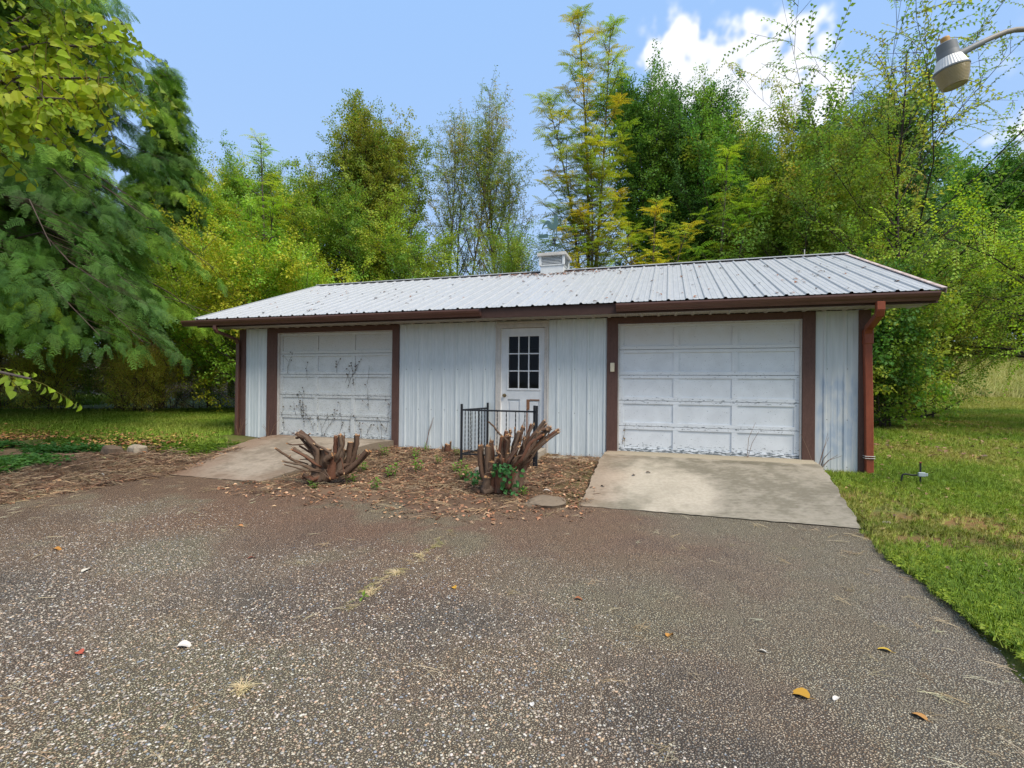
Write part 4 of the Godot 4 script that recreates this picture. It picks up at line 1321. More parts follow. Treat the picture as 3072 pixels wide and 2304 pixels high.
func broad_twig(count: int, long: float, leaf: float, wide: float, yellow: float, brown: float) -> ArrayMesh:
	var b := MB.new()
	b.tube([Vector3.ZERO, Vector3(0.01, long * 0.5, 0.01), Vector3(-0.01, long * 0.95, -0.02)], [0.006, 0.004, 0.002], 3, Color(1.1, 0.7, 0.7))
	for k in count:
		var y := long * (0.12 + 0.88 * float(k) / count)
		var a := k * 2.4 + rf(-0.5, 0.5)
		var out := Vector3(cos(a), rf(0.1, 0.9), sin(a) * 0.8)
		var stem := Vector3(0, y, 0) + out * rf(0.02, 0.10)
		var s := rf(0.75, 1.2)
		b.leaf(stem, out + Vector3(0, 0, -0.25) + rdir() * 0.35, Vector3(0, 0.4, 1) + rdir() * 0.5, leaf * s, wide * s, leaf_tone(0.3, yellow, brown), 0.3, 0.2)
	return b.mesh(M.leaf)

func narrow_twig(leaf: float, wide: float) -> ArrayMesh:
	var b := MB.new()
	b.tube([Vector3.ZERO, Vector3(0.02, 0.3, 0.0), Vector3(0.0, 0.6, -0.03)], [0.006, 0.004, 0.002], 3, Color(1.6, 0.9, 1.2))
	for k in 13:
		var a := k * 2.4
		var out := Vector3(cos(a), rf(-0.5, 0.5), sin(a))
		b.leaf(Vector3(0, 0.08 + 0.042 * k, 0), out + Vector3(0, 0, -0.5), rdir() + Vector3(0, 0, 0.6), leaf * rf(0.7, 1.15), wide * rf(0.8, 1.2), leaf_tone(0.3, 0.04, 0.10), 0.3, 0.1)
	return b.mesh(M.leaf)

# one feather-shaped leaf of the tree of heaven
func pinnate(long: float, pairs: int, leaf: float, wide: float) -> ArrayMesh:
	var b := MB.new()
	var pts := []
	var rr := []
	for k in 5:
		var u := k / 4.0
		pts.append(Vector3(0, long * u * (1.0 - 0.12 * u), -long * 0.38 * u * u + long * 0.1 * u))
		rr.append(0.005 * (1.0 - u * 0.7))
	b.tube(pts, rr, 3, Color(1.5, 0.9, 0.7))
	for k in pairs:
		var u := 0.16 + 0.84 * float(k) / (pairs - 1)
		var at := Vector3(0, long * u * (1.0 - 0.12 * u), -long * 0.38 * u * u + long * 0.1 * u)
		for s in [-1.0, 1.0]:
			var sz := sin(PI * (0.22 + 0.68 * u)) * rf(0.85, 1.1)
			b.leaf(at, Vector3(s, 0.28, -0.22 + rf(-0.15, 0.1)), Vector3(0, 0.35, 1) + rdir() * 0.15, leaf * sz, wide * (0.6 + 0.4 * sz), leaf_tone(0.22, 0.05, 0.02), 0.3, 0.12)
	return b.mesh(M.leaf)

func elm_twig() -> ArrayMesh:
	var b := MB.new()
	var pts := []
	var rr := []
	for k in 7:
		var u := k / 6.0
		pts.append(Vector3(sin(u * 5.0) * 0.012, 0.72 * u, -0.22 * u * u))
		rr.append(0.006 * (1.0 - 0.75 * u))
	b.tube(pts, rr, 3, Color(0.8, 0.5, 0.5))
	for k in 15:
		var u := 0.10 + 0.9 * k / 14.0
		var at := Vector3(sin(u * 5.0) * 0.012, 0.72 * u, -0.22 * u * u)
		var s := -1.0 if k % 2 else 1.0
		b.leaf(at, Vector3(s, 0.55, -0.35 + rf(-0.2, 0.2)), Vector3(0, 0.2, 1) + rdir() * 0.35, rf(0.055, 0.085), rf(0.034, 0.048), leaf_tone(0.28, 0.02, 0.05), 0.3, 0.15)
	return b.mesh(M.leaf)

func hemlock_frond() -> ArrayMesh:
	var b := MB.new()
	var long := 0.40
	for k in 10:
		var u := 0.08 + 0.92 * k / 9.0
		var base := Vector3(0, long * u, -0.14 * u * u)
		for s in [-1.0, 1.0]:
			var l := (0.13 * (1.0 - u) + 0.05) * rf(0.6, 1.2)
			var d := Vector3(s * 0.8, 0.62, -0.25 + rf(-0.12, 0.12)).normalized()
			var tone := Color(1, 1, 1) * rf(0.7, 1.25)
			if rng.randf() < 0.25:
				tone = Color(1.5, 1.35, 1.0)
			var n := int(l / 0.024) + 2
			for q in n:
				var p := base + d * l * q / n + Vector3(0, 0, -0.10 * l * q * q / n / n)
				for t in [-1.0, 1.0]:
					var side: Vector3 = (d * 0.75 + d.cross(Vector3(0, 0, 1)) * t * 0.7 + Vector3(0, 0, rf(-0.15, 0.2))).normalized()
					var w := d * 0.007
					var tip := p + side * rf(0.022, 0.036)
					b.tri(p - w, tip, p + w, Vector3(0, 0, 1), Vector3(0, 0, 1), Vector3(0, 0, 1), tone)
	return b.mesh(M.needle)

func heart_twig() -> ArrayMesh:
	var b := MB.new()
	b.tube([Vector3.ZERO, Vector3(0.02, 0.22, 0.02), Vector3(-0.01, 0.5, -0.03), Vector3(0.0, 0.66, -0.10)], [0.007, 0.006, 0.004, 0.002], 5, Color(0.5, 0.35, 0.4))
	for k in 11:
		var y := 0.06 + 0.056 * k
		var a := (PI if k % 2 else 0.0) + rf(-0.7, 0.7)
		var out := Vector3(cos(a), 0.35, sin(a) * 0.6 + 0.1)
		var at := Vector3(0, y, -0.12 * y * y) + out.normalized() * rf(0.02, 0.05)
		var tone := leaf_tone(0.18, 0.07, 0.0)
		if rng.randf() < 0.03:
			tone = Color(3.6, 1.0, 0.3)
		b.big_leaf(at, out * 0.7 + Vector3(0, 0, -0.8) + rdir() * 0.3, Vector3(0, 0.5, 1) + rdir() * 0.5, rf(0.085, 0.125), rf(0.075, 0.105), tone, 0.25)
	return b.mesh(M.leaf)

func grass_tuft(count: int, high: float, wide: float) -> ArrayMesh:
	var b := MB.new()
	for k in count:
		var a := rf(0, TAU)
		var o := Vector3(cos(a), 0, sin(a))
		var at := o * rf(0.0, high * 0.45)
		var s := Vector3(-o.z, 0, o.x).rotated(Vector3.UP, rf(-0.6, 0.6)) * wide * 0.5
		var h := high * rf(0.45, 1.1)
		var mid := at + Vector3(0, h * 0.6, 0) + o * h * rf(0.1, 0.3)
		var tip := at + Vector3(0, h, 0) + o * h * rf(0.35, 0.8)
		var c := Color(1, 1, 1) * rf(0.7, 1.3)
		if rng.randf() < 0.16:
			c = Color(2.2, 1.35, 1.1)
		var nn := (Vector3.UP * 0.7 + o * 0.4).normalized()
		b.tri(at - s, mid - s * 0.8, mid + s * 0.8, nn, nn, nn, c)
		b.tri(at - s, mid + s * 0.8, at + s, nn, nn, nn, c)
		b.tri(mid - s * 0.8, tip, mid + s * 0.8, nn, nn, nn, c)
	return b.mesh(M.grass_blade)

func rosette(count: int, leaf: float) -> ArrayMesh:
	var b := MB.new()
	for k in count:
		var a := k * 2.4
		var o := Vector3(cos(a), 0, sin(a))
		var at := o * leaf * rf(0.2, 1.3) + Vector3(0, leaf * rf(0.2, 1.0), 0)
		b.leaf(at, o + Vector3(0, rf(-0.2, 0.3), 0), Vector3.UP + rdir() * 0.4, leaf * rf(0.8, 1.3), leaf * rf(0.7, 1.1), Color(1, 1, 1) * rf(0.7, 1.3), 0.2, 0.15)
	return b.mesh(M.leaf)

func weed() -> ArrayMesh:
	var b := MB.new()
	for s in 3:
		var o := Vector3(rf(-0.06, 0.06), 0, rf(-0.06, 0.06))
		var h := rf(0.08, 0.2)
		b.tube([o, o * 1.5 + Vector3(0, h, 0)], [0.004, 0.002], 3, Color(1.4, 0.9, 0.8))
		for k in 7:
			var a := k * 2.4
			b.leaf(o * (1.0 + 0.5 * k / 7.0) + Vector3(0, h * (0.25 + 0.75 * k / 6.0), 0), Vector3(cos(a), rf(0.1, 0.6), sin(a)), Vector3.UP, rf(0.05, 0.075), rf(0.03, 0.045), Color(1, 1, 1) * rf(0.75, 1.3), 0.3, 0.15)
	return b.mesh(M.leaf)

func single_leaf(long: float, wide: float, curl: float) -> ArrayMesh:
	var b := MB.new()
	b.big_leaf(Vector3(-long * 0.5, 0.004, 0), Vector3(1, 0, 0), Vector3.UP, long, wide, Color.WHITE, curl)
	return b.mesh(M.dry)

func straw() -> ArrayMesh:
	var b := MB.new()
	for k in 5:
		var a := rf(0, PI)
		var d := Vector3(cos(a), rf(-0.05, 0.12), sin(a))
		var o := Vector3(rf(-0.06, 0.06), 0.006, rf(-0.06, 0.06))
		var l := rf(0.05, 0.14)
		b.tube([o - d * l, o + Vector3(0, 0.008, 0), o + d * l], [0.0022, 0.0026, 0.0018], 3, Color(1, 1, 1) * rf(0.55, 1.3))
	return b.mesh(M.dry)

# ------------------------------------------------------------------ trees
const leafy := 2.9
# o: height, spread, girth, limbs, low (share of the height where limbs start), rise (0 level .. 1 upright), twig, size, density, tones, bark, lean, stems
func tree(called: String, label: String, x: float, z: float, o: Dictionary, group := "trees behind the garage") -> Node3D:
	rng.seed = int(absf(x * 131.0 + z * 57.0)) + 11
	var base := Vector3(x, ground_at(x, z) - 0.1, z)
	var t := thing(called, label, o.get("category", "tree"), base, group)
	var high: float = o.height - base.y
	var spread: float = o.spread
	var girth: float = o.get("girth", 0.012 * high)
	var rise: float = o.get("rise", 0.5)
	var low: float = o.get("low", 0.25)
	var stems: int = o.get("stems", 1)
	var size: float = o.get("size", 1.0)
	var tones: Array = o.tones
	var bark: Color = o.get("bark", Color(0.10, 0.08, 0.065))
	var lean: Vector3 = o.get("lean", Vector3.ZERO)
	var droop: float = o.get("droop", 0.0)
	var wood := MB.new()
	var xf := []
	var cols := PackedColorArray()
	var xf2 := []
	var cols2 := PackedColorArray()
	for st in stems:
		var top_h := high * (1.0 if st == 0 else rf(0.72, 0.97))
		var tilt := Vector3(rf(-1, 1), 0, rf(-1, 1)) * (0.06 if stems == 1 else 0.20) + lean
		var path := []
		var rad := []
		var foot := Vector3(rf(-1, 1), 0, rf(-1, 1)) * (0.0 if stems == 1 else 0.35)
		var wig := rf(0, 10)
		for k in 9:
			var u := k / 8.0
			path.append(foot + Vector3(0, top_h * u, 0) + tilt * top_h * u * (0.6 + 0.4 * u) + Vector3(sin(u * 7.0 + wig), 0, cos(u * 5.0 + wig)) * 0.014 * top_h * u)
			rad.append(girth * (1.0 - 0.9 * u) * (1.25 if k == 0 else 1.0) / sqrt(float(stems)))
		wood.tube(path, rad, 7, bark, false, 0.05)
		var limbs: int = int(o.limbs / stems)
		for i in limbs:
			var u := low + (0.985 - low) * pow((i + rng.randf()) / limbs, 0.85)
			var fu := u * 8.0
			var fi := mini(int(fu), 7)
			var at: Vector3 = path[fi].lerp(path[fi + 1], fu - fi)
			var w := (u - low) / (1.0 - low)
			var prof: float = sin(PI * clampf(0.18 + 0.72 * w, 0, 1)) if not o.has("cone") else lerpf(1.0, 0.1, w)
			var l: float = spread * (0.25 + 0.75 * prof) * rf(0.62, 1.1) / (1.0 + 0.25 * (stems - 1))
			var az := i * 2.4 + rf(-0.5, 0.5) + st * 1.1
			var side := Vector3(cos(az), 0, sin(az))
			var e := lerpf(rise * 0.7, minf(rise + 0.2, 0.9), w)
			l /= 0.42 + 0.58 * (1.0 - e)
			l = minf(l, maxf(0.35, (top_h * 0.92 - at.y) / maxf(e * 1.25, 0.1)))
			var d := (side * (1.0 - e) + Vector3.UP * e).normalized()
			var tone: Color = tones[rng.randi() % tones.size()]
			tone = tint(tone * leafy, 0.16)
			var pts := []
			var rr := []
			var r0 := clampf(girth * (1.0 - u) * 0.55, 0.012, 0.09)
			var crook := rdir() * 0.10
			for k in 5:
				var s := k / 4.0
				pts.append(at + d * l * s + Vector3.UP * l * s * s * (0.22 - droop) + crook * l * sin(s * PI))
				rr.append(r0 * (1.0 - 0.85 * s))
			wood.tube(pts, rr, 4, bark)
			var subs: int = int(l * o.get("subs", 4.0)) + 2
			for q in subs:
				var s := 0.22 + 0.78 * (q + rng.randf()) / subs
				var fs := s * 4.0
				var si := mini(int(fs), 3)
				var p: Vector3 = pts[si].lerp(pts[si + 1], fs - si)
				var along: Vector3 = (pts[si + 1] - pts[si]).normalized()
				var d2 := (along * 0.7 + rdir() * 0.85 + Vector3.UP * (0.18 - droop * 0.8)).normalized()
				var l2 := (0.30 + 0.30 * l * (1.0 - s * 0.55)) * rf(0.6, 1.1)
				if q == subs - 1:
					p = pts[4]
					d2 = (along + rdir() * 0.2).normalized()
				var e2 := p + d2 * l2 + Vector3.UP * l2 * (0.06 - droop * 0.3)
				if o.get("fine", true):
					wood.tube([p, p.lerp(e2, 0.55) + rdir() * 0.02, e2], [maxf(0.006, r0 * 0.28), 0.005, 0.003], 3, bark)
				var n: int = int(l2 * o.get("density", 7.0) + rng.randf())
				for c in n:
					var f := (c + rng.randf()) / n
					var leaf_d := (d2 * 0.6 + rdir() * 0.8 + Vector3.UP * (0.1 - droop * 0.5)).normalized()
					var tf := grow(p.lerp(e2, f), leaf_d, size * rf(0.75, 1.2), rf(-0.9, 0.9))
					var col := tint(tone, 0.14)
					if rng.randi() % 2:
						xf.append(tf)
						cols.append(col)
					else:
						xf2.append(tf)
						cols2.append(col)
	part("trunk", wood.mesh(M.bark), t)
	var kind: String = o.twig
	strew("crown", TW[kind + "0"], xf, cols, t)
	strew("crown", TW[kind + "1"], xf2, cols2, t)
	return t

# tree of heaven: upright leaders with whorls of feather leaves
func feather_tree(called: String, label: String, x: float, z: float, o: Dictionary, group := "trees behind the garage") -> void:
	rng.seed = int(absf(x * 151.0 + z * 71.0)) + 5
	var base := Vector3(x, ground_at(x, z) - 0.1, z)
	var t := thing(called, label, "tree", base, group)
	var wood := MB.new()
	var xf := []
	var cols := PackedColorArray()
	var xf2 := []
	var cols2 := PackedColorArray()
	var bark := Color(0.13, 0.11, 0.09)
	for ld in o.leaders:
		var top: Vector3 = Vector3(ld[0], ld[1] - base.y, ld[2])
		var path := []
		var rad := []
		for k in 9:
			var u := k / 8.0
			path.append(Vector3(top.x * u * (0.35 + 0.65 * u), top.y * u, top.z * u) + Vector3(sin(u * 6.0 + x), 0, cos(u * 5.0)) * 0.10 * u)
			rad.append(lerpf(0.085, 0.012, u))
		wood.tube(path, rad, 7, bark, false, 0.04)
		var limbs: int = o.limbs
		for i in limbs:
			var u: float = o.low + (1.0 - o.low) * (i + rng.randf()) / limbs
			var fi := mini(int(u * 8.0), 7)
			var at: Vector3 = path[fi].lerp(path[fi + 1], u * 8.0 - fi)
			var l: float = o.spread * lerpf(1.0, 0.16, pow((u - o.low) / (1.0 - o.low), 0.8)) * rf(0.6, 1.1)
			var az := i * 2.4 + rf(-0.4, 0.4)
			var d := (Vector3(cos(az), 0, sin(az)) + Vector3.UP * rf(0.35, 0.9)).normalized()
			var e := at + d * l + Vector3.UP * l * 0.25
			wood.tube([at, at + d * l * 0.5, e], [0.022, 0.014, 0.008], 4, bark)
			var tone: Color = o.tones[rng.randi() % o.tones.size()]
			tone = tint(tone * leafy, 0.15)
			var n: int = int(5 + l * o.get("density", 9.0))
			for c in n:
				var f := 1.0 if c < 5 else pow(rng.randf(), 0.7)
				var a2 := c * 2.4 + rf(-0.3, 0.3)
				var out := Vector3(cos(a2), rf(0.0, 0.75), sin(a2)).normalized()
				var p := at.lerp(e, f) if f < 1.0 else e
				var tf := grow(p, out, rf(0.8, 1.25) * o.get("size", 1.0), rf(-0.2, 0.2))
				if c % 2:
					xf.append(tf)
					cols.append(tint(tone, 0.14))
				else:
					xf2.append(tf)
					cols2.append(tint(tone, 0.14))
		for c in 12: # the whorl at the top
			var a2 := c * 2.4
			xf.append(grow(path[8] - Vector3(0, 0.05 * c, 0), Vector3(cos(a2), 0.5, sin(a2)), rf(0.8, 1.1) * o.get("size", 1.0)))
			cols.append(tint(o.tones[0] * leafy, 0.14))
	part("trunk", wood.mesh(M.bark), t)
	strew("crown", TW.pinnate0, xf, cols, t)
	strew("crown", TW.pinnate1, xf2, cols2, t)

func hemlock(label: String, x: float, z: float, top: float, spread: float, low: float, limbs: int, size: float, seed_: int) -> void:
	rng.seed = seed_
	var base := Vector3(x, ground_at(x, z) - 0.1, z)
	var t := thing("hemlock", label, "conifer", base, "hemlocks left of the garage")
	var high := top - base.y
	var wood := MB.new()
	var bark := Color(0.11, 0.085, 0.07)
	var path := []
	var rad := []
	for k in 9:
		var u := k / 8.0
		path.append(Vector3(sin(u * 4.0) * 0.1, high * u, cos(u * 3.0) * 0.1 - 0.1))
		rad.append(lerpf(0.17, 0.015, u))
	wood.tube(path, rad, 9, bark, false, 0.05)
	var xf := []
	var cols := PackedColorArray()
	var xf2 := []
	var cols2 := PackedColorArray()
	for i in limbs:
		var u := (i + rng.randf()) / limbs
		var y := lerpf(low, high * 0.99, pow(u, 0.95))
		var w := (y - low) / (high - low)
		var l := spread * pow(1.0 - w, 0.95) * rf(0.72, 1.08) * smooth(low - 0.6, low + 1.9, y) + 0.3
		var az := i * 2.4 + rf(-0.3, 0.3)
		var side := Vector3(cos(az), 0, sin(az))
		l *= lerpf(1.0, 0.5, smooth(0.0, -0.7, side.z)) * lerpf(1.0, 0.7, smooth(0.3, 0.85, side.z)) * lerpf(1.0, 0.75, smooth(0.0, -0.8, side.x))
		var fi := mini(int(y / high * 8.0), 7)
		var at: Vector3 = path[fi].lerp(path[fi + 1], y / high * 8.0 - fi)
		var tone := tint([Color(0.085, 0.19, 0.028), Color(0.13, 0.26, 0.030), Color(0.07, 0.16, 0.034), Color(0.20, 0.34, 0.034)][rng.randi() % 4], 0.15)
		var pts := []
		var rr := []
		var lift := rf(0.10, 0.30)
		for k in 6:
			var s := k / 5.0
			pts.append(at + side * l * s + Vector3.UP * l * (lift * s - (0.42 + 0.1 * w) * s * s) + Vector3(rf(-1, 1), rf(-1, 1), rf(-1, 1)) * 0.03 * l)
			rr.append(clampf(0.045 * (1.0 - w), 0.012, 0.05) * (1.0 - 0.85 * s))
		wood.tube(pts, rr, 4, bark)
		var n := int(l * 50.0) + 10
		for c in n:
			var s := 0.12 + 0.88 * (c + rng.randf()) / n
			var si := mini(int(s * 5.0), 4)
			var p: Vector3 = pts[si].lerp(pts[si + 1], s * 5.0 - si)
			var along: Vector3 = (pts[si + 1] - pts[si]).normalized()
			var across := along.cross(Vector3.UP).normalized() * (1.0 if c % 2 else -1.0)
			var reach := l * 0.34 * (1.0 - s * 0.6) * sqrt(rng.randf())
			var d := (along * rf(0.3, 1.0) + across * rf(0.2, 1.0) * (1.0 if s < 0.95 else 0.1) + Vector3.DOWN * rf(0.0, 0.6) + rdir() * 0.45).normalized()
			var pp := p + across * reach + Vector3.DOWN * reach * 0.35
			if reach > 0.4 and c % 14 == 0:
				wood.tube([p, p.lerp(pp, 0.5) + Vector3.UP * 0.02, pp], [0.008, 0.006, 0.004], 3, bark)
			var tf := grow(pp + rdir() * 0.08, d, size * rf(0.5, 1.15), rf(-1.1, 1.1))
			if c % 3:
				xf.append(tf)
				cols.append(tint(tone, 0.3))
			else:
				xf2.append(tf)
				cols2.append(tint(tone, 0.3))
	part("trunk", wood.mesh(M.bark), t)
	strew("crown", TW.hemlock0, xf, cols, t)
	strew("crown", TW.hemlock1, xf2, cols2, t)

func build_trees() -> void:
	var olive := [Color(0.10, 0.135, 0.022), Color(0.075, 0.115, 0.020), Color(0.13, 0.145, 0.024), Color(0.085, 0.125, 0.024), Color(0.15, 0.13, 0.024)]
	var deep := [Color(0.045, 0.105, 0.022), Color(0.060, 0.125, 0.022), Color(0.038, 0.088, 0.022), Color(0.08, 0.14, 0.022)]
	var lime := [Color(0.135, 0.205, 0.020), Color(0.165, 0.222, 0.022), Color(0.105, 0.18, 0.020), Color(0.195, 0.225, 0.022), Color(0.09, 0.165, 0.022)]
	var gold := [Color(0.13, 0.165, 0.018), Color(0.18, 0.175, 0.02), Color(0.095, 0.145, 0.018), Color(0.205, 0.17, 0.018), Color(0.11, 0.155, 0.018)]
	var mid := [Color(0.085, 0.145, 0.022), Color(0.11, 0.165, 0.022), Color(0.07, 0.125, 0.022), Color(0.14, 0.175, 0.026)]
	var grey_bark := Color(0.15, 0.13, 0.115)
	# the two hemlocks on the left
	hemlock("huge dark drooping hemlock filling the left side of the yard", -16.2, 0.4, 20.5, 8.0, 2.3, 430, 0.95, 301)
	hemlock("slim pointed hemlock whose tip shows just right of the huge one", -17.2, -5.2, 13.1, 3.2, 2.8, 150, 1.1, 302)
	for q in [[-18.4, -4.6, 4.6, "lime green bushy tree low behind the brush's left half"], [-21.6, -2.6, 4.8, "lime green bushy tree low under the huge hemlock's left boughs"], [-25.0, -1.0, 5.4, "farthest left lime green bushy tree under the huge hemlock"]]:
		tree("bushy_tree", q[3], q[0], q[1], {"height": q[2], "spread": 2.4, "limbs": 60, "twig": "broad", "tones": lime, "low": 0.05, "rise": 0.35, "girth": 0.05, "stems": 2}, "trees left of the garage")
	# left of and behind the garage, left to right
	tree("far_tree", "dark round tree far behind the huge hemlock, seen under it", -30, -9, {"height": 9.5, "spread": 3.6, "limbs": 46, "twig": "far", "tones": deep, "density": 5.0, "fine": false}, "trees left of the garage")
	tree("far_tree", "grey-green tree at the far left edge under the hemlock branches", -34, -1, {"height": 9.0, "spread": 3.6, "limbs": 46, "twig": "far", "tones": mid, "density": 5.0, "fine": false}, "trees left of the garage")
	tree("young_tree", "lime green leafy tree right behind the slim hemlock", -18.6, -8.5, {"height": 9.2, "spread": 3.0, "limbs": 60, "twig": "broad", "tones": lime, "low": 0.12, "rise": 0.45}, "trees left of the garage")
	feather_tree("feather_leaf_tree", "tall lime tree of feathery leaves left of the garage roof", -13.5, -6.2, {"leaders": [[0.0, 10.0, 0.0], [1.1, 7.6, 0.5], [-1.4, 7.4, -0.4]], "low": 0.30, "spread": 1.7, "limbs": 20, "tones": lime}, "trees left of the garage")
	tree("young_tree", "bright yellow-green low tree beside the garage's left gutter", -12.6, -4.3, {"height": 5.2, "spread": 2.5, "limbs": 50, "twig": "broad", "tones": lime, "low": 0.08, "rise": 0.35, "girth": 0.06, "bark": grey_bark}, "trees left of the garage")
	tree("young_tree", "small lime tree under the left end of the roof", -10.6, -5.4, {"height": 4.4, "spread": 1.9, "limbs": 40, "twig": "broad", "tones": lime, "low": 0.08, "rise": 0.4, "girth": 0.05}, "trees left of the garage")
	tree("young_tree", "lime green spreading tree behind the brush hedge", -16.4, -6.6, {"height": 6.0, "spread": 2.9, "limbs": 56, "twig": "broad", "tones": lime, "low": 0.1, "rise": 0.35}, "trees left of the garage")
	tree("young_tree", "shady green tree low behind the left roof slope", -11.6, -8.6, {"height": 8.0, "spread": 2.7, "limbs": 60, "twig": "broad", "tones": mid + lime, "low": 0.15, "rise": 0.45}, "trees left of the garage")
	tree("young_tree", "yellow-green tree top showing between the slim hemlock and the feathery lime tree", -20.0, -11.0, {"height": 11.6, "spread": 3.2, "limbs": 70, "twig": "broad", "tones": lime + mid, "low": 0.12, "rise": 0.45}, "trees left of the garage")
	tree("young_tree", "leafy light green tree between the feathery lime tree and the olive one", -15.6, -10.6, {"height": 10.4, "spread": 3.0, "limbs": 76, "twig": "broad", "tones": lime + mid, "low": 0.12, "rise": 0.45}, "trees left of the garage")
	tree("olive_tree", "tall olive green tree left of the bare slender trees", -11.2, -10.4, {"height": 11.8, "spread": 3.0, "limbs": 84, "twig": "broad", "tones": olive, "low": 0.22, "rise": 0.68, "density": 7.0, "bark": Color(0.07, 0.06, 0.05)})
	tree("olive_tree", "thin-topped olive tree whose tip stands highest on the left", -12.3, -10.2, {"height": 13.2, "spread": 1.5, "limbs": 50, "twig": "broad", "tones": olive, "low": 0.3, "rise": 0.72, "density": 6.0, "cone": true})
	tree("slender_tree", "left one of the airy thin-leaved trees, many fine upright stems", -7.9, -11.2, {"height": 13.3, "spread": 1.9, "limbs": 66, "twig": "narrow", "tones": olive, "low": 0.3, "rise": 0.78, "density": 5.4, "size": 1.25, "subs": 3.4, "stems": 3, "bark": grey_bark, "girth": 0.11})
	tree("slender_tree", "right one of the airy thin-leaved trees, tallest of the pair", -5.8, -11.0, {"height": 14.0, "spread": 1.9, "limbs": 66, "twig": "narrow", "tones": olive, "low": 0.3, "rise": 0.8, "density": 5.4, "size": 1.25, "subs": 3.4, "stems": 3, "bark": grey_bark, "girth": 0.12})
	tree("undergrowth_tree", "bushy green sapling just above the roof left of the cupola", -8.6, -8.6, {"height": 6.4, "spread": 2.2, "limbs": 40, "twig": "broad", "tones": mid, "low": 0.15})
	tree("undergrowth_tree", "low green sapling close behind the cupola's left side", -4.6, -8.8, {"height": 6.3, "spread": 1.7, "limbs": 34, "twig": "small", "tones": mid, "low": 0.2, "rise": 0.6})
	feather_tree("feather_leaf_tree", "tallest yellowing tree of feathery leaves behind the cupola", -1.9, -9.6, {"leaders": [[-0.5, 14.9, 0.0], [0.75, 13.9, 0.3], [-1.5, 11.6, 0.4], [0.2, 9.4, 1.2]], "low": 0.32, "spread": 2.3, "limbs": 40, "tones": gold, "density": 13.0, "size": 1.05})
	feather_tree("feather_leaf_tree", "golden feathery sapling low over the ridge right of the cupola", 0.4, -8.4, {"leaders": [[0.0, 7.0, 0.3], [1.0, 6.2, 0.4], [-0.9, 6.0, 0.4]], "low": 0.45, "spread": 1.3, "limbs": 14, "tones": [Color(0.22, 0.20, 0.022), Color(0.30, 0.21, 0.02), Color(0.14, 0.18, 0.02)], "size": 1.0})
	tree("maple_tree", "dense dark green maple with plume-like top under the white cloud", 1.3, -12.0, {"height": 12.9, "spread": 3.3, "limbs": 120, "twig": "broad", "tones": deep, "low": 0.2, "rise": 0.7, "density": 8.0, "stems": 2})
	tree("maple_tree", "smaller dark green maple filling in below the plume-topped one", 2.3, -10.6, {"height": 9.4, "spread": 2.4, "limbs": 70, "twig": "broad", "tones": deep + mid, "low": 0.2, "rise": 0.55, "density": 7.5})
	tree("maple_tree", "orange-tinged maple left of the ragged right-hand trees", 4.0, -12.2, {"height": 11.2, "spread": 2.6, "limbs": 84, "twig": "broad", "tones": olive + gold, "low": 0.2, "rise": 0.62, "stems": 2})
	feather_tree("feather_leaf_tree", "pale green feathery sapling over the middle of the right roof", 2.35, -8.6, {"leaders": [[0.1, 8.6, 0.2], [0.9, 7.2, 0.3]], "low": 0.5, "spread": 1.2, "limbs": 12, "tones": lime})
	tree("young_tree", "olive green tree above the right end of the ridge", 5.9, -11.6, {"height": 9.6, "spread": 2.7, "limbs": 84, "twig": "broad", "tones": olive + mid, "low": 0.15, "rise": 0.5})
	tree("young_tree", "leafy green sapling just behind the right end of the roof", 4.6, -9.0, {"height": 7.2, "spread": 2.2, "limbs": 56, "twig": "broad", "tones": mid + olive, "low": 0.12, "rise": 0.5})
	tree("dark_tree", "dark blue-green tree standing farther back behind the elm", 9.8, -20.0, {"height": 13.8, "spread": 3.4, "limbs": 80, "twig": "far", "tones": [Color(0.035, 0.075, 0.026), Color(0.05, 0.09, 0.03)], "low": 0.2, "density": 6.0, "fine": false})
	# the elm whose long sprays reach across the right-hand sky
	tree("elm_tree", "open elm with long arching sprays reaching behind the yard light", 7.0, -7.8, {"height": 10.6, "spread": 4.6, "limbs": 32, "size": 1.45, "twig": "elm", "tones": [Color(0.075, 0.125, 0.022), Color(0.10, 0.15, 0.024), Color(0.06, 0.105, 0.022), Color(0.13, 0.15, 0.028)], "low": 0.22, "rise": 0.5, "density": 2.0, "subs": 2.4, "bark": Color(0.055, 0.045, 0.04), "girth": 0.085, "lean": Vector3(0.03, 0, 0)}, "trees right of the garage")
	tree("elm_tree", "low spreading elm whose boughs hang over the right lawn", 10.6, -7.6, {"height": 5.2, "spread": 5.0, "limbs": 44, "twig": "elm", "tones": mid + lime, "low": 0.25, "rise": 0.2, "droop": 0.22, "density": 4.6, "subs": 3.2, "bark": Color(0.055, 0.045, 0.04), "girth": 0.12}, "trees right of the garage")
	tree("bush", "dense green bush against the garage's right end", 6.0, -6.4, {"category": "bush", "height": 4.3, "spread": 2.3, "limbs": 110, "twig": "broad", "tones": mid + deep, "low": 0.03, "rise": 0.3, "stems": 5, "girth": 0.06, "density": 8.0}, "trees right of the garage")
	tree("bush", "loose yellow-green bush on the lawn right of the dense one", 8.0, -9.2, {"category": "bush", "height": 4.6, "spread": 2.4, "limbs": 70, "twig": "small", "tones": olive + mid, "low": 0.05, "rise": 0.35, "stems": 4, "girth": 0.06, "density": 6.0}, "trees right of the garage")
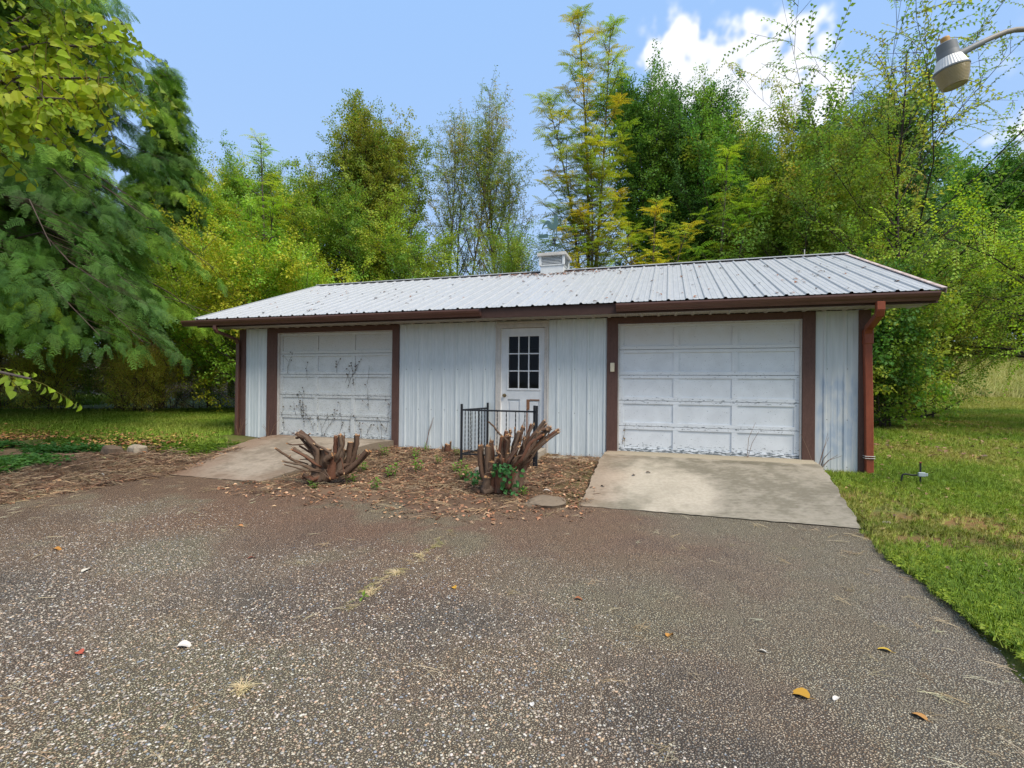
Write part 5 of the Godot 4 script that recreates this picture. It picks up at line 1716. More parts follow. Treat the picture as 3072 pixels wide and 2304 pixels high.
	# beyond the hayfield
	var far := [[17.0, -37.0, 10.0, 3.6, mid, "rounded green tree beyond the hayfield nearest the bush"], [22.0, -41.0, 15.5, 4.6, deep, "tall blue-green tree beyond the hayfield, second from the right"], [28.0, -42.0, 18.5, 5.5, deep, "tallest blue-green tree beyond the hayfield at the right edge"], [12.5, -34.0, 9.0, 3.4, olive, "olive tree beyond the hayfield half behind the elm"], [24.5, -36.0, 10.5, 4.0, mid, "bushy green tree in front of the tall far trees"], [33.0, -40.0, 12.0, 4.5, mid, "green tree beyond the hayfield cut by the right edge"]]
	for f in far:
		tree("far_tree", f[5], f[0], f[1], {"height": f[2], "spread": f[3], "limbs": 70, "twig": "far", "tones": f[4], "low": 0.08, "rise": 0.4, "density": 5.0, "fine": false, "size": 1.2}, "trees beyond the hayfield")
	near_tree()

# the broadleaf tree that stands just outside the frame on the left and hangs its boughs into it
func near_tree() -> void:
	rng.seed = 91
	var base := Vector3(-8.6, -0.4, 5.6)
	var t := thing("redbud_tree", "tree with big heart-shaped leaves hanging in from the upper left", "tree", base)
	var wood := MB.new()
	var bark := Color(0.12, 0.095, 0.08)
	wood.tube([Vector3.ZERO, Vector3(0.1, 1.6, 0.0), Vector3(0.3, 3.2, -0.1), Vector3(0.6, 4.6, -0.3), Vector3(0.7, 6.2, -0.4)], [0.15, 0.12, 0.11, 0.08, 0.03], 10, bark, false, 0.05)
	var xf := []
	var cols := PackedColorArray()
	var xf2 := []
	var cols2 := PackedColorArray()
	var tones := [Color(0.31, 0.43, 0.03), Color(0.38, 0.48, 0.035), Color(0.24, 0.37, 0.03), Color(0.44, 0.46, 0.035), Color(0.19, 0.31, 0.035)]
	# bough: start height, end point in the world, number of sprays
	for bo in [[3.2, Vector3(-4.75, 4.25, 4.9), 46], [3.8, Vector3(-5.0, 4.75, 4.6), 44], [3.0, Vector3(-4.9, 3.85, 5.2), 36], [2.8, Vector3(-5.5, 3.75, 5.4), 26], [4.2, Vector3(-5.2, 5.2, 4.4), 44], [4.4, Vector3(-5.7, 5.5, 4.9), 36], [3.6, Vector3(-5.9, 4.3, 5.0), 40], [1.62, Vector3(-2.98, 1.10, 6.52), 5]]:
		var h: float = bo[0]
		var at := Vector3(0.3 * h / 3.2, h, -0.1)
		var e: Vector3 = bo[1] - base
		var pts := []
		var rr := []
		for k in 8:
			var s := k / 7.0
			pts.append(at.lerp(e, s) + Vector3.UP * 0.55 * sin(PI * s) * (1.0 if h > 2 else 0.2) + rdir() * 0.04)
			rr.append(lerpf(0.04, 0.007, s))
		wood.tube(pts, rr, 6, bark)
		var n: int = bo[2]
		var tone: Color = tones[rng.randi() % tones.size()]
		for c in n:
			var s := (0.42 + 0.58 * (c + rng.randf()) / n) if n > 10 else (0.80 + 0.2 * (c + rng.randf()) / n)
			var si := mini(int(s * 7.0), 6)
			var p: Vector3 = pts[si].lerp(pts[si + 1], s * 7.0 - si)
			var along: Vector3 = (pts[si + 1] - pts[si]).normalized()
			var off := Vector3.ZERO
			if n > 10:
				off = (rdir() * 0.6 + Vector3.DOWN * 0.15) * rf(0.0, 0.6) * (1.1 - s * 0.55)
				if off.length() > 0.15:
					wood.tube([p, p + off * 0.5 + Vector3.UP * 0.03, p + off], [0.008, 0.006, 0.004], 4, bark)
			var d := (along * 0.6 + rdir() * 0.55 + Vector3.DOWN * (0.5 if n > 10 else 0.1)).normalized()
			var tf := grow(p + off, d, rf(0.6, 1.0) * (1.0 if n > 10 else 0.6), rf(-0.8, 0.8))
			if c % 2:
				xf.append(tf)
				cols.append(tint(tone.lerp(tones[rng.randi() % 5], 0.5), 0.14))
			else:
				xf2.append(tf)
				cols2.append(tint(tone.lerp(tones[rng.randi() % 5], 0.5), 0.14))
	part("trunk", wood.mesh(M.bark), t)
	strew("crown", TW.heart0, xf, cols, t)
	strew("crown", TW.heart1, xf2, cols2, t)

# ------------------------------------------------------------------ lawn, weeds, litter
func in_bed(x: float, z: float) -> bool:
	return x > -7.0 and x < 0.05 and z > 0.0 and z < 4.2

func on_ramp(x: float, z: float) -> bool:
	var t := clampf(z / 2.55, 0, 1)
	return z > -0.2 and z < 2.62 and ((x > lerpf(-7.05, -6.86, t) and x < lerpf(-4.25, -4.95, t)) or (x > -0.2 and x < 2.92 - 0.15 * t))

func scatter(n: int, lo: Vector2, hi: Vector2, chance: Callable) -> Array:
	var out := []
	for k in n:
		var x := rf(lo.x, hi.x)
		var z := rf(lo.y, hi.y)
		if rng.randf() < chance.call(x, z):
			out.append(Vector2(x, z))
	return out

func flat(p: Vector2, y: float, size: float, tilt := 0.2) -> Transform3D:
	var b := Basis(Vector3.UP, rf(0, TAU)) * Basis(Vector3(1, 0, 0), rf(-tilt, tilt)) * Basis(Vector3(0, 0, 1), rf(-tilt, tilt))
	return Transform3D(b.scaled(Vector3(size, size, size)), Vector3(p.x, y, p.y))

func lawn_patch(called: String, mesh: Mesh, spots: Array, tones: Array, size: float, up := 0.0) -> void:
	var xf := []
	var cols := PackedColorArray()
	for p in spots:
		var a := blot.get_noise_2d(p.x, p.y)
		var tone: Color = tones[clampi(int((0.5 + a * 0.9 + rf(-0.3, 0.3)) * tones.size()), 0, tones.size() - 1)]
		xf.append(flat(p, ground_at(p.x, p.y) + up, size * rf(0.65, 1.3)))
		cols.append(tint(tone, 0.16))
	strew(called, mesh, xf, cols)

func build_growth() -> void:
	rng.seed = 600
	var greens := [Color(0.17, 0.29, 0.04), Color(0.22, 0.36, 0.045), Color(0.29, 0.43, 0.055), Color(0.36, 0.45, 0.08), Color(0.44, 0.44, 0.13)]
	var right := func(x: float, z: float) -> float:
		if on_ramp(x, z) or x < drive_edge(z) - 0.04 + wave.get_noise_2d(0, z * 8.0) * 0.10 or (x < 3.62 and z < 0.05):
			return 0.0
		var bare := smooth(0.27, 0.5, blot.get_noise_2d(x, z) + 0.6 * blot.get_noise_2d(x * 4.0 + 50.0, z * 4.0)) if z > -3.0 else 0.0
		return 1.0 - 0.85 * bare
	lawn_patch("grass", TW.grass, scatter(46000, Vector2(2.6, -3.0), Vector2(8.0, 6.2), right), greens, 0.95)
	lawn_patch("grass", TW.grass, scatter(36000, Vector2(3.5, -14.0), Vector2(15.0, -3.0), right), greens, 1.25)
	lawn_patch("grass", TW.grass, scatter(22000, Vector2(5.0, -23.0), Vector2(24.0, -13.0), right), [Color(0.34, 0.40, 0.08), Color(0.40, 0.44, 0.09), Color(0.42, 0.42, 0.12)], 1.7)
	var weeds := func(x: float, z: float) -> float:
		return right.call(x, z) * (0.10 + 0.90 * smooth(0.0, 0.35, blot.get_noise_2d(x * 0.9 + 17.0, z * 0.9))) * smooth(5.2, 3.4, x - 0.30 * z)
	lawn_patch("ground_cover", TW.clover, scatter(26000, Vector2(2.6, -1.0), Vector2(6.0, 6.2), weeds), [Color(0.28, 0.40, 0.045), Color(0.36, 0.46, 0.055), Color(0.22, 0.34, 0.045)], 0.8, 0.016)
	# left lawn beyond the mulch
	var left := func(x: float, z: float) -> float:
		if z > 1.15 + (x + 8.0) * -0.13 or (x > -8.15 and z < 0.6) or z < -3.0 - (x + 17.0) * 1.05:
			return 0.0
		return 1.0
	var fresh := [Color(0.24, 0.40, 0.05), Color(0.29, 0.47, 0.06), Color(0.35, 0.52, 0.075), Color(0.42, 0.52, 0.10)]
	lawn_patch("grass", TW.grass, scatter(52000, Vector2(-22.0, -9.0), Vector2(-7.6, 2.4), left), fresh, 1.25)
	lawn_patch("grass", TW.grass, scatter(9000, Vector2(-36.0, -8.0), Vector2(-20.0, 4.0), func(x: float, z: float) -> float: return 1.0), [Color(0.24, 0.36, 0.07), Color(0.28, 0.40, 0.09)], 2.2)
	# edge of greener weeds along the mulch and the garage corner
	var rim := func(x: float, z: float) -> float:
		var d: float = z - (1.25 + (x + 8.0) * -0.13)
		return exp(-pow(d / 0.28, 2.0)) * smooth(-11.5, -9.5, x)
	lawn_patch("ground_cover", TW.clover, scatter(9000, Vector2(-11.5, 0.2), Vector2(-7.2, 2.2), rim), [Color(0.10, 0.19, 0.03), Color(0.16, 0.26, 0.03)], 1.5)
	# ivy bank in the lower left
	var ivy := func(x: float, z: float) -> float:
		var d: float = z - (1.95 + (x + 8.0) * -0.13)
		var edge := lerpf(-8.7, -7.55, clampf((z - 1.9) / 2.8, 0, 1)) + blot.get_noise_2d(x * 2.0, z * 2.0) * 0.5
		return smooth(-0.3, 0.1, d + blot.get_noise_2d(x * 1.5, z * 1.5) * 0.4) * smooth(edge, edge - 0.4, x) * smooth(-0.15, 0.25, blot.get_noise_2d(x * 2.5 + 9.0, z * 2.5))
	var iv := scatter(22000, Vector2(-14.0, 1.6), Vector2(-7.2, 6.6), ivy)
	lawn_patch("ivy", TW.ivy, iv, [Color(0.05, 0.14, 0.035), Color(0.07, 0.18, 0.04), Color(0.11, 0.24, 0.05)], 0.85, 0.03)
	# tall dry grass of the hayfield
	lawn_patch("hay_grass", TW.tall_grass, scatter(30000, Vector2(6.0, -48.0), Vector2(46.0, -21.5), func(x: float, z: float) -> float: return smooth(-21.0, -24.0, z + blot.get_noise_2d(x, z) * 2.0)), [Color(0.42, 0.46, 0.16), Color(0.50, 0.49, 0.20), Color(0.46, 0.48, 0.18), Color(0.34, 0.43, 0.12)], 1.0)
	# brush hedge along the back of the left lawn
	var brush := [
		[-20.6, -0.6, 2.2, 1.4, "olive", "olive brush at the far left end of the brush hedge"], [-19.2, -1.5, 2.4, 1.3, "brown", "brown seedy brush near the left end of the hedge"], [-18.0, -2.6, 2.3, 1.3, "green", "green leafy brush left of the large brown patch"], [-16.9, -3.6, 2.7, 1.4, "brown", "tallest brown dead brush in the middle of the hedge"], [-15.9, -4.5, 2.4, 1.2, "brown", "brown twiggy brush right of the tallest dead one"],
		[-15.0, -5.3, 2.5, 1.3, "green", "grey-green goldenrod clump behind the lawn's right half"], [-14.0, -6.0, 2.4, 1.2, "sage", "sage green feathery weeds in the right of the hedge"], [-13.0, -6.6, 2.2, 1.2, "green", "green brush near the garage end of the hedge"], [-12.0, -6.9, 2.1, 1.1, "olive", "olive brush closest to the garage's left wall"], [-22.4, 0.6, 2.0, 1.6, "green", "green brush under the hemlock at the frame's left edge"], [-17.2, -1.6, 1.7, 1.3, "lime", "lime green brush just behind the huge hemlock's foot"], [-15.0, -2.9, 1.6, 1.2, "lime", "lime green brush behind the lawn between both hemlocks"], [-19.4, 0.4, 1.7, 1.3, "lime", "lime green brush left of the huge hemlock's foot"]]
	var tones := {"olive": [Color(0.162, 0.176, 0.041), Color(0.216, 0.216, 0.054)], "brown": [Color(0.189, 0.142, 0.068), Color(0.257, 0.189, 0.095), Color(0.162, 0.176, 0.047)], "green": [Color(0.121, 0.189, 0.041), Color(0.162, 0.243, 0.047)], "lime": [Color(0.22, 0.31, 0.04), Color(0.28, 0.34, 0.045)], "sage": [Color(0.176, 0.257, 0.115), Color(0.230, 0.297, 0.135)]}
	for q in brush:
		tree("brush", q[5], q[0], q[1], {"category": "brush", "height": q[2] + ground_at(q[0], q[1]), "spread": q[3], "limbs": 70, "twig": "small" if q[4] != "sage" else "narrow", "tones": tones[q[4]], "low": 0.0, "rise": 0.5, "stems": 7, "girth": 0.03, "density": 8.0, "size": 0.8, "bark": Color(0.14, 0.10, 0.07)}, "brush along the back of the left lawn")
	# dry stuff in the bed, the mulch strip and on the lawn
	var bed := func(x: float, z: float) -> float:
		if on_ramp(x, z) or not in_bed(x, z):
			return 0.0
		return smooth(3.5, 2.7, z - (soil_edge(x) - 3.1)) * (0.35 + 0.65 * smooth(2.9, 2.0, z))
	var mulch := func(x: float, z: float) -> float:
		var d: float = z - (1.45 + (x + 8.0) * -0.13)
		return smooth(-0.2, 0.1, d) * smooth(-9.8, -8.0, x) * smooth(-6.6, -6.85, x) * smooth(6.4, 5.6, z) if x < -6.6 else 0.0
	var browns := [Color(0.221, 0.144, 0.089), Color(0.332, 0.221, 0.133), Color(0.465, 0.344, 0.211), Color(0.155, 0.094, 0.061)]
	var rust := [Color(0.248, 0.113, 0.062), Color(0.338, 0.169, 0.090), Color(0.405, 0.225, 0.124), Color(0.180, 0.095, 0.056), Color(0.473, 0.315, 0.192)]
	litter("straw_litter", TW.needle_straw, scatter(2400, Vector2(-5.2, 0.1), Vector2(0.1, 3.9), bed), browns, 1.0)
	litter("straw_litter", TW.needle_straw, scatter(3600, Vector2(-10.0, 0.6), Vector2(-6.6, 6.4), mulch), browns, 1.2)
	litter("leaf_litter", TW.blade, scatter(8600, Vector2(-5.2, 0.05), Vector2(0.1, 3.9), bed), rust, 0.62)
	litter("leaf_litter", TW.blade, scatter(7600, Vector2(-10.0, 0.6), Vector2(-6.6, 6.4), mulch), rust, 0.62)
	litter("leaf_litter", TW.blade, scatter(22000, Vector2(-16.0, -0.6), Vector2(-8.0, 3.0), func(x: float, z: float) -> float:
		var d: float = z - (1.35 + (x + 9.0) * -0.12)
		return exp(-pow(d / 0.55, 2.0)) * (0.6 + blot.get_noise_2d(x * 1.5, z * 1.5)) * 0.6), [Color(0.32, 0.15, 0.06), Color(0.40, 0.22, 0.09), Color(0.26, 0.13, 0.07), Color(0.42, 0.30, 0.08)], 0.9, 0.05)
	litter("leaf_litter", TW.blade, scatter(2600, Vector2(4.0, -9.0), Vector2(12.0, -0.5), func(x: float, z: float) -> float: return smooth(-1.0, -3.5, z) * (0.4 + blot.get_noise_2d(x, z))), [Color(0.20, 0.115, 0.07), Color(0.12, 0.075, 0.055), Color(0.28, 0.17, 0.10)], 1.0, 0.05)
	litter("leaf_litter", TW.blade, scatter(900, Vector2(4.0, -12.0), Vector2(8.5, -6.5), func(x: float, z: float) -> float: return 1.0), rust, 1.0, 0.05)
	litter("leaf_litter", TW.blade, scatter(1100, Vector2(2.8, -3.0), Vector2(7.5, 4.5), func(x: float, z: float) -> float: return right.call(x, z) * 0.6), [Color(0.24, 0.15, 0.09), Color(0.34, 0.25, 0.13), Color(0.16, 0.10, 0.07)], 0.6, 0.04)
	litter("straw_litter", TW.needle_straw, scatter(700, Vector2(-1.32, 3.9), Vector2(-1.08, 5.75), func(x: float, z: float) -> float: return exp(-pow((x + 1.2 + 0.03 * sin(z * 5.0)) / 0.05, 2.0)) * 0.42 * (0.6 + blot.get_noise_2d(x, z * 5.0) * 1.6)), [Color(0.58, 0.47, 0.27), Color(0.46, 0.35, 0.20), Color(0.40, 0.38, 0.14)], 0.3)
	# straw along the edges of the driveway and in its seams
	litter("straw_litter", TW.needle_straw, scatter(5200, Vector2(-6.7, 2.5), Vector2(2.8, 8.4), func(x: float, z: float) -> float:
		if on_ramp(x, z):
			return 0.0
		var seam := exp(-pow((x + 1.2) / 0.05, 2.0)) * smooth(6.0, 5.0, z) * 0.5
		if x > drive_edge(z) + 0.05:
			return 0.0
		return clampf(0.035 + 0.5 * smooth(0.9, 0.0, drive_edge(z) - x) * (0.5 + blot.get_noise_2d(x, z)) + seam + (0.8 if x > 0.9 else 0.3) * exp(-pow((z - 2.53) / 0.06, 2.0)) + 0.22 * smooth(-5.6, -6.7, x) + 0.16 * smooth(6.0, 7.5, z) * smooth(0.5, -1.5, x), 0, 1)), [Color(0.55, 0.45, 0.28), Color(0.42, 0.32, 0.19), Color(0.62, 0.53, 0.36)], 0.42)
	litter("ramp_litter", TW.blade, scatter(900, Vector2(-7.0, 0.1), Vector2(0.2, 3.4), func(x: float, z: float) -> float: return 0.5 if absf(x + 6.95) < 0.16 or absf(x + 0.2) < 0.12 else 0.0), rust, 0.6)
	# loose pebbles standing proud of the worn driveway surface
	var peb := MB.new()
	for i in 6:
		for j in 2:
			var ring := func(a: int, e: int) -> Vector3: return Vector3(cos(TAU * a / 6.0) * [1.0, 0.72, 0.0][e], [0.0, 0.5, 0.72][e], sin(TAU * a / 6.0) * [1.0, 0.72, 0.0][e])
			peb.tri(ring.call(i, j), ring.call(i + 1, j), ring.call(i + 1, j + 1), ring.call(i, j), ring.call(i + 1, j), ring.call(i + 1, j + 1) + Vector3.UP * 0.01, Color.WHITE)
			if j == 0:
				peb.tri(ring.call(i, j), ring.call(i + 1, j + 1), ring.call(i, j + 1), ring.call(i, j), ring.call(i + 1, j + 1), ring.call(i, j + 1), Color.WHITE)
	var xf := []
	var cols := PackedColorArray()
	var stones := [Color(0.30, 0.27, 0.22), Color(0.46, 0.41, 0.33), Color(0.22, 0.185, 0.15), Color(0.15, 0.14, 0.135), Color(0.36, 0.30, 0.235), Color(0.56, 0.52, 0.45), Color(0.24, 0.175, 0.125), Color(0.20, 0.22, 0.24), Color(0.45, 0.33, 0.22)]
	for k in 60000:
		var z := 3.6 + 4.4 * sqrt(rng.randf())
		var x := rf(-6.0, 2.6)
		var d: Vector3 = Vector3(x, -0.38, z) - Vector3(0.79, 1.086, 8.54)
		if absf(d.dot(SIDE)) > -d.dot(NEAR) * 1.1:
			continue
		var s := rf(0.0035, 0.0075)
		xf.append(Transform3D(Basis(Vector3.UP, rf(0, TAU)).scaled_local(Vector3(s * rf(0.8, 1.4), s * 0.55, s)), Vector3(x, -0.3815 + blot.get_noise_2d(x, z) * 0.0, z)))
		cols.append(tint(stones[rng.randi() % stones.size()], 0.2))
	strew("pebbles", peb.mesh(mat("pebble", lin(1, 1, 1), 0.6, true)), xf, cols)

func litter(called: String, mesh: Mesh, spots: Array, tones: Array, size: float, up := 0.0) -> void:
	var xf := []
	var cols := PackedColorArray()
	for p in spots:
		var y := ground_at(p.x, p.y)
		if p.y > 2.5 and p.x > -6.68 and p.x < 2.68:
			y = maxf(-0.378, lerpf(-0.46, -0.366, soil_cover(p.x, p.y)))
		if on_ramp(p.x, p.y):
			y = 0.004 - 0.376 * smooth(0.30, 3.1, p.y) / smooth(0.30, 3.1, 2.55) if p.y > 0.3 else 0.004
		xf.append(flat(p, y + up + rf(0.0, 0.012), size * rf(0.6, 1.35), 0.35))
		cols.append(tint(tones[rng.randi() % tones.size()], 0.25))
	strew(called, mesh, xf, cols)

# ------------------------------------------------------------------ the small things one can point at
func build_small() -> void:
	rng.seed = 800
	var pale := Color(0.74, 0.70, 0.60)
	var leaves := [
		[-1.75, 6.43, 0.105, 0.075, pale, 0.5, "large pale cream fallen leaf alone on the left foreground driveway"], [-3.5, 5.82, 0.13, 0.05, Color(0.72, 0.68, 0.55), 1.9, "narrow cream fallen leaf on the driveway left of the large pale one"],
		[-4.26, 5.57, 0.12, 0.06, Color(0.50, 0.24, 0.05), 0.2, "orange-brown fallen leaf at the driveway's left side"], [-0.67, 5.22, 0.075, 0.055, Color(0.62, 0.36, 0.05), 2.4, "yellow fallen leaf on the middle driveway right of the seam"],
		[-2.51, 5.2, 0.08, 0.05, Color(0.36, 0.09, 0.04), 0.9, "dark red fallen leaf in the left middle driveway"], [-3.36, 4.49, 0.085, 0.05, Color(0.52, 0.24, 0.09), 0.1, "small orange fallen leaf far up the driveway near the left ramp"],
		[-2.23, 6.66, 0.085, 0.05, Color(0.50, 0.12, 0.07), 2.9, "reddish fallen leaf left of the large pale one"], [0.82, 5.45, 0.085, 0.06, Color(0.60, 0.30, 0.07), 1.2, "orange heart-shaped fallen leaf in the right middle driveway"],
		[1.4, 5.85, 0.125, 0.085, Color(0.52, 0.30, 0.04), 2.7, "curled golden fallen leaf, biggest on the right driveway"], [1.95, 5.25, 0.11, 0.05, Color(0.60, 0.42, 0.06), 2.8, "twisted yellow fallen leaf nearest the right lawn edge"],
		[1.57, 5.83, 0.085, 0.035, Color(0.78, 0.75, 0.66), 0.9, "narrow white fallen leaf right of the curled golden one"], [1.3, 5.48, 0.07, 0.035, Color(0.74, 0.72, 0.64), 2.8, "small white fallen leaf above the curled golden one"],
		[1.87, 5.86, 0.10, 0.06, Color(0.52, 0.28, 0.09), 2.3, "ragged tan-orange fallen leaf low in the right driveway"], [0.21, 6.32, 0.05, 0.03, Color(0.76, 0.75, 0.68), 2.0, "tiny white fallen leaf bottom centre of the driveway"],
		[0.23, 5.13, 0.08, 0.05, Color(0.34, 0.14, 0.06), 0.1, "red-brown fallen leaf in the centre driveway under the right ramp"], [2.6, 4.93, 0.12, 0.045, Color(0.55, 0.52, 0.47), 2.3, "long grey fallen leaf at the driveway's right border"],
		[-0.72, 2.02, 0.15, 0.10, Color(0.72, 0.66, 0.56), 0.2, "crumpled whitish fallen leaf on the dirt above the stepping stone"], [-0.98, 0.42, 0.12, 0.10, Color(0.66, 0.58, 0.44), 1.4, "broad tan fallen leaf by the paving slab at the wall"],
		[-7.35, 3.2, 0.12, 0.08, Color(0.70, 0.66, 0.58), 0.3, "white fallen leaf on the mulch left of the left ramp"], [-8.3, 2.55, 0.13, 0.11, Color(0.60, 0.60, 0.26), 0.4, "pale yellow-green fallen leaf on the mulch before the edging blocks"], [-7.0, 4.25, 0.14, 0.09, Color(0.66, 0.56, 0.46), 1.0, "pale tan fallen leaf on the mulch at the driveway's left edge"]]
	for q in leaves:
		var b := MB.new()
		b.big_leaf(Vector3(-q[2] * 0.5, 0.006, 0), Vector3(1, 0, 0), Vector3(0, 1, rf(-0.3, 0.3)), q[2], q[3] * rf(0.8, 1.0), Color(q[4].r * 0.8, q[4].g * 0.78, q[4].b * 0.8), rf(0.5, 1.1))
		b.tube([Vector3(-q[2] * 0.5, 0.006, 0), Vector3(-q[2] * 0.72, 0.004, 0.01)], [0.0018, 0.0012], 3, q[4] * 0.7)
		var o := part(numbered("fallen_leaf"), b.mesh(M.dry), self)
		var y := -0.377
		if not on_drive(q[0], q[1]):
			y = ground_at(q[0], q[1]) + 0.02
		if on_ramp(q[0], q[1]):
			y += 0.05
		o.transform = Transform3D(Basis(Vector3.UP, q[5]).scaled(Vector3.ONE * 0.8), Vector3(q[0], y, q[1]))
		tag(o, q[6], "leaf", "single leaves lying on the ground")
	# dark curled bits on the right ramp
	for q in [[0.55, 1.30, "upper dark curled leaf on the right ramp's pale patch"], [0.36, 1.42, "lower dark curled leaf on the right ramp's pale patch"], [-0.02, 1.85, "dark curled leaf at the right ramp's left edge"]]:
		var b := MB.new()
		b.big_leaf(Vector3(-0.035, 0.006, 0), Vector3(1, 0, 0), Vector3(0, 1, 0.4), 0.08, 0.03, Color(0.10, 0.075, 0.055), 0.9)
		var o := part(numbered("fallen_leaf"), b.mesh(M.dry), self)
		o.transform = Transform3D(Basis(Vector3.UP, rf(0, 3)), Vector3(q[0], 0.004 - 0.376 * smooth(0.30, 3.1, q[1]) / smooth(0.30, 3.1, 2.47) + 0.006, q[1]))
		tag(o, q[2], "leaf", "single leaves lying on the ground")
	# dry tufts in the seam of the driveway
	for q in [[-1.13, 6.65, 26, "dry straw-coloured grass tuft low in the foreground driveway"], [-1.17, 5.5, 18, "dry grass tuft with a green tip at the seam's near end"], [-1.19, 5.12, 22, "dry grass tuft in the seam behind the one with a green tip"], [-1.21, 4.7, 16, "dry grass tuft half way along the driveway seam"]]:
		var t := thing("dry_grass_tuft", q[3], "grass tuft", Vector3(q[0], -0.38, q[1]), "dry tufts in the driveway seam")
		var b := MB.new()
		for k in q[2] * 2:
			var a := rf(0, TAU)
			var d := Vector3(cos(a), rf(0.15, 0.7), sin(a)).normalized() * rf(0.03, 0.085)
			b.tube([Vector3(rf(-0.03, 0.03), 0, rf(-0.05, 0.05)), d * 0.6 + Vector3(0, 0.01, 0), d * 1.2 - Vector3(0, 0.008, 0)], [0.0016, 0.0014, 0.0008], 3, tint(Color(0.58, 0.47, 0.27), 0.25))
		part("blades", b.mesh(M.dry), t)
		if q[1] > 5.2 and q[1] < 6.0:
			var g := MB.new()
			for k in 4:
				g.leaf(Vector3(0.0, 0.02, 0.1), rdir() + Vector3(0, 0.6, 0), Vector3.UP, 0.045, 0.025, Color(0.20, 0.34, 0.05))
			part("green_leaves", g.mesh(M.leaf), t)
	# green weeds in the bed
	var first: Node3D = null
	for q in [[-3.95, 0.75, "leafy green weed by the left door jamb's foot, nearest the left ramp"], [-3.3, 0.85, "green weed midway between the left jamb and the small stump post"], [-2.75, 1.1, "green weed just left of the railing's front corner post"], [-2.9, 1.6, "tallest green weed in front of the railing corner"], [-3.2, 1.9, "bright green weed in the middle of the litter between the big stumps"], [-3.55, 2.3, "green weed close to the right of the squat dark stump"], [-3.75, 1.75, "green weed behind the squat dark stump"], [-2.3, 1.5, "green weed behind the large stump's left stems"], [-2.05, 1.75, "green weed touching the large stump's left side"], [-3.4, 0.35, "small green weed against the siding left of the small stump post"], [-2.65, 0.55, "small green weed outside the railing's side bars near the wall"], [-3.05, 2.5, "lowest green weed at the front edge of the leaf litter"], [-0.98, 2.25, "lone green sprout between the large stump and the stepping stone"], [-3.85, 2.75, "green weed growing from the front foot of the squat dark stump"]]:
		var o: Node3D
		if first == null:
			o = thing("weed_sprout", q[2], "weed", Vector3.ZERO, "green weeds sprouting in the soil bed")
			var g := part("leaves", TW.weed.duplicate(), o)
			g.material_override = sprout_paint()
			first = o
		else:
			o = first.duplicate()
			o.name = numbered("weed_sprout")
			o.set_meta("label", q[2])
			add_child(o)
		o.transform = Transform3D(Basis(Vector3.UP, rf(0, TAU)).scaled(Vector3.ONE * rf(0.75, 1.35)), Vector3(q[0], ground_at(q[0], q[1]), q[1]))
	# ivy on the foot of the big stump
	for q in [[Vector3(-1.12, -0.22, 2.42), 60, 0.26, "ivy creeping up the right foot of the large stump"], [Vector3(-1.68, -0.20, 2.30), 26, 0.16, "ivy clump at the left foot of the large stump"], [Vector3(-1.30, -0.05, 2.36), 20, 0.16, "thin ivy strand on the front of the large stump"]]:
		var t := thing("ivy_plant", q[3], "ivy", q[0], "ivy round the large stump")
		var b := MB.new()
		for k in q[1]:
			var o: Vector3 = Vector3(rf(-1, 1) * 0.6, rf(-0.25, 1.2) * (1.0 if q[1] > 40 else 0.7), rf(-0.3, 0.5)) * q[2]
			b.big_leaf(o, rdir() * 0.6 + NEAR * 0.4 + Vector3.DOWN * 0.3, NEAR + Vector3.UP * 0.5 + rdir() * 0.4, rf(0.035, 0.06), rf(0.035, 0.055), tint(Color(0.05, 0.16, 0.045), 0.4), 0.2)
		b.tube([Vector3(0, -0.1, 0), Vector3(0.02, q[2] * 0.5, 0.0), Vector3(-0.03, q[2] * 1.1, 0.02)], [0.005, 0.004, 0.003], 4, Color(0.1, 0.07, 0.04))
		part("foliage", b.mesh(M.leaf), t)
	# dead creeper on the doors
	creeper("dead dark creeper climbing over the left garage door", -7.0, -4.36, 1.75, 24, 900, 3)
	creeper("short strip of dead creeper on the right garage door's left edge", 0.07, 0.13, 0.85, 6, 901, 1)
	# bits on the roof
	var xf := []
	var cols := PackedColorArray()
	for k in 620:
		var u := rng.randf()
		var x: float
		var l: float
		if u < 0.72:
			x = -1.7 + rf(-1.0, 1.0) * rf(0.1, 1.9)
			l = 4.12 - absf(rf(0, 1) * rf(0, 1)) * 0.9
			if absf(x + 1.85) < 0.3 and l > 3.85:
				continue
		else:
			x = rf(-8.3, 4.0)
			l = rf(0.1, 4.0)
		var p := Vector3(x, 2.402 + l * 0.349 + 0.012, 0.63 - l * 0.937)
		xf.append(Transform3D((Basis(Vector3(1, 0, 0), 0.356) * Basis(Vector3.UP, rf(0, TAU))).scaled(Vector3.ONE * rf(0.5, 1.15)), p))
		cols.append(tint([Color(0.13, 0.08, 0.06), Color(0.26, 0.12, 0.07), Color(0.07, 0.06, 0.055)][rng.randi() % 3], 0.25))
	strew("roof_litter", TW.blade, xf, cols)
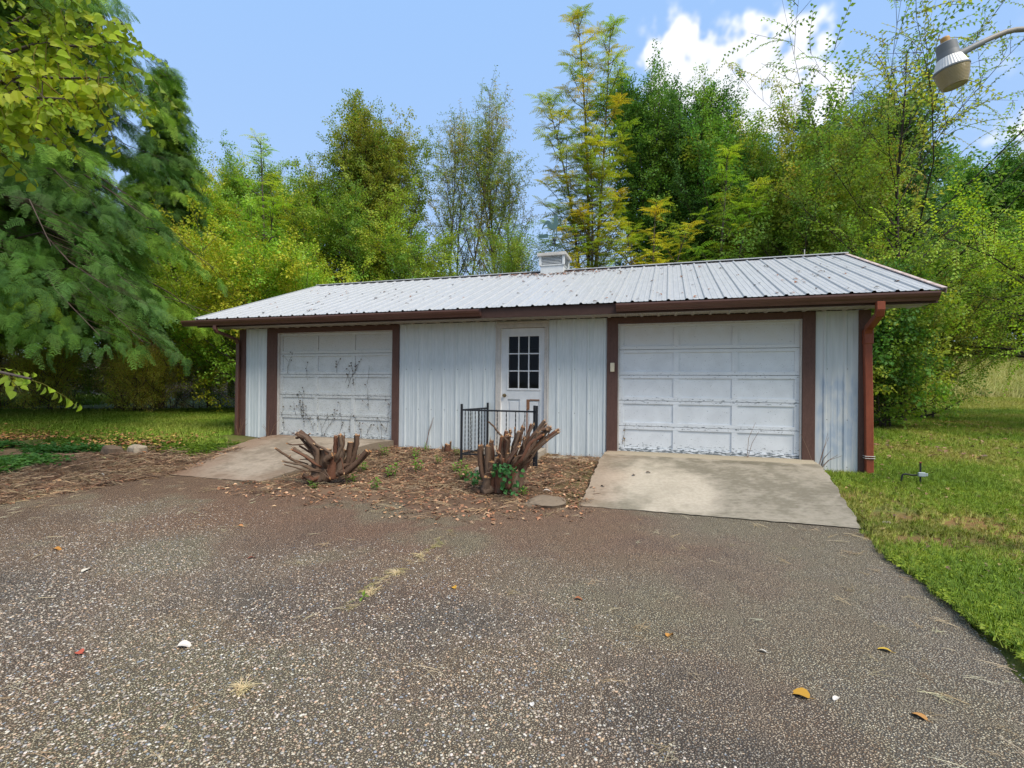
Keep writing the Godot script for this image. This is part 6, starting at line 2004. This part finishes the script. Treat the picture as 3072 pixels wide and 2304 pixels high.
	# dead grass stalks and vines by the walls
	for q in [[2.93, -0.12, 0.06, 7, "dead brown stalks at the foot of the right door jamb"], [-7.2, -0.06, 0.05, 6, "dry vine stalks at the foot of the left door jamb"], [-7.95, -0.08, 0.10, 9, "tangle of dry vines round the left corner post"], [-3.55, -0.1, 0.05, 3, "single dark stalk leaning on the siding left of the door"], [1.95, 0.0, 0.05, 2, "thin dead stalk against the right garage door"]]:
		var t := thing("dead_stalks", q[4], "plant", Vector3(q[0], q[1], q[2]))
		var b := MB.new()
		for k in q[3]:
			var h := rf(0.2, 0.55) if q[3] > 3 else rf(0.4, 0.75)
			var tip := Vector3(rf(-0.2, 0.35), h, rf(-0.02, 0.1)) if q[3] > 3 else Vector3(0.12 + rf(0.0, 0.1), h, 0.0)
			b.tube([Vector3(rf(-0.04, 0.04), -0.08, rf(0, 0.04)), tip * 0.5 + Vector3(rf(-0.03, 0.03), 0.03, 0.01), tip], [0.004, 0.0035, 0.002], 4, tint(Color(0.22, 0.13, 0.085), 0.3))
		part("stalk", b.mesh(M.dry), t)

func sprout_paint() -> StandardMaterial3D:
	var m := mat("sprout", lin(0.14, 0.27, 0.04), 0.5, true)
	m.backlight_enabled = true
	m.backlight = lin(0.5, 0.6, 0.2)
	return m

func creeper(label: String, x0: float, x1: float, top: float, stems: int, seed_: int, branch: int) -> void:
	rng.seed = seed_
	var t := thing("creeper", label, "vine", Vector3(x0, 0, -0.045))
	var wood := MB.new()
	var bits := MB.new()
	var ink := Color(0.11, 0.10, 0.085)
	for s in stems:
		var p := Vector3(rf(0, x1 - x0), rf(0.0, 0.2) if branch == 1 or rng.randf() < 0.5 else rf(0.3, top * 0.75), 0.004)
		var a := rf(-0.35, 0.35)
		var reach := rf(0.25, 0.75) if branch > 1 else rf(0.3, 0.6)
		var pts := [p]
		var n := int(reach / 0.06)
		for k in n:
			a = clampf(a + rf(-0.35, 0.35), -0.9, 0.9)
			p += Vector3(sin(a), cos(a), 0) * 0.06
			if p.y > top or p.x < 0.0 or p.x > x1 - x0:
				break
			pts.append(p)
			for q in (2 if rng.randf() < 0.3 else 0):
				bits.big_leaf(p, Vector3(rf(-1, 1), rf(-1, 0.6), 0.3), Vector3(0, 0.3, 1), rf(0.014, 0.036), rf(0.012, 0.028), tint(ink, 0.4) if branch > 1 else tint(Color(0.26, 0.17, 0.08), 0.5), 0.3)
			if branch > 1 and rng.randf() < 0.25:
				var d := Vector3(rf(-1, 1), rf(0.2, 1), 0).normalized() * rf(0.06, 0.2)
				wood.tube([p, p + d], [0.0028, 0.0016], 3, ink)
				bits.big_leaf(p + d, Vector3(rf(-1, 1), rf(-1, 0.6), 0.3), Vector3(0, 0.3, 1), 0.035, 0.028, tint(ink, 0.4), 0.3)
		if pts.size() > 1:
			var rr := []
			for k in pts.size():
				rr.append(lerpf(0.0036, 0.0016, float(k) / pts.size()))
			wood.tube(pts, rr, 3, ink)
	part("stems", wood.mesh(M.dry), t)
	part("dead_leaves", bits.mesh(M.dry), t)
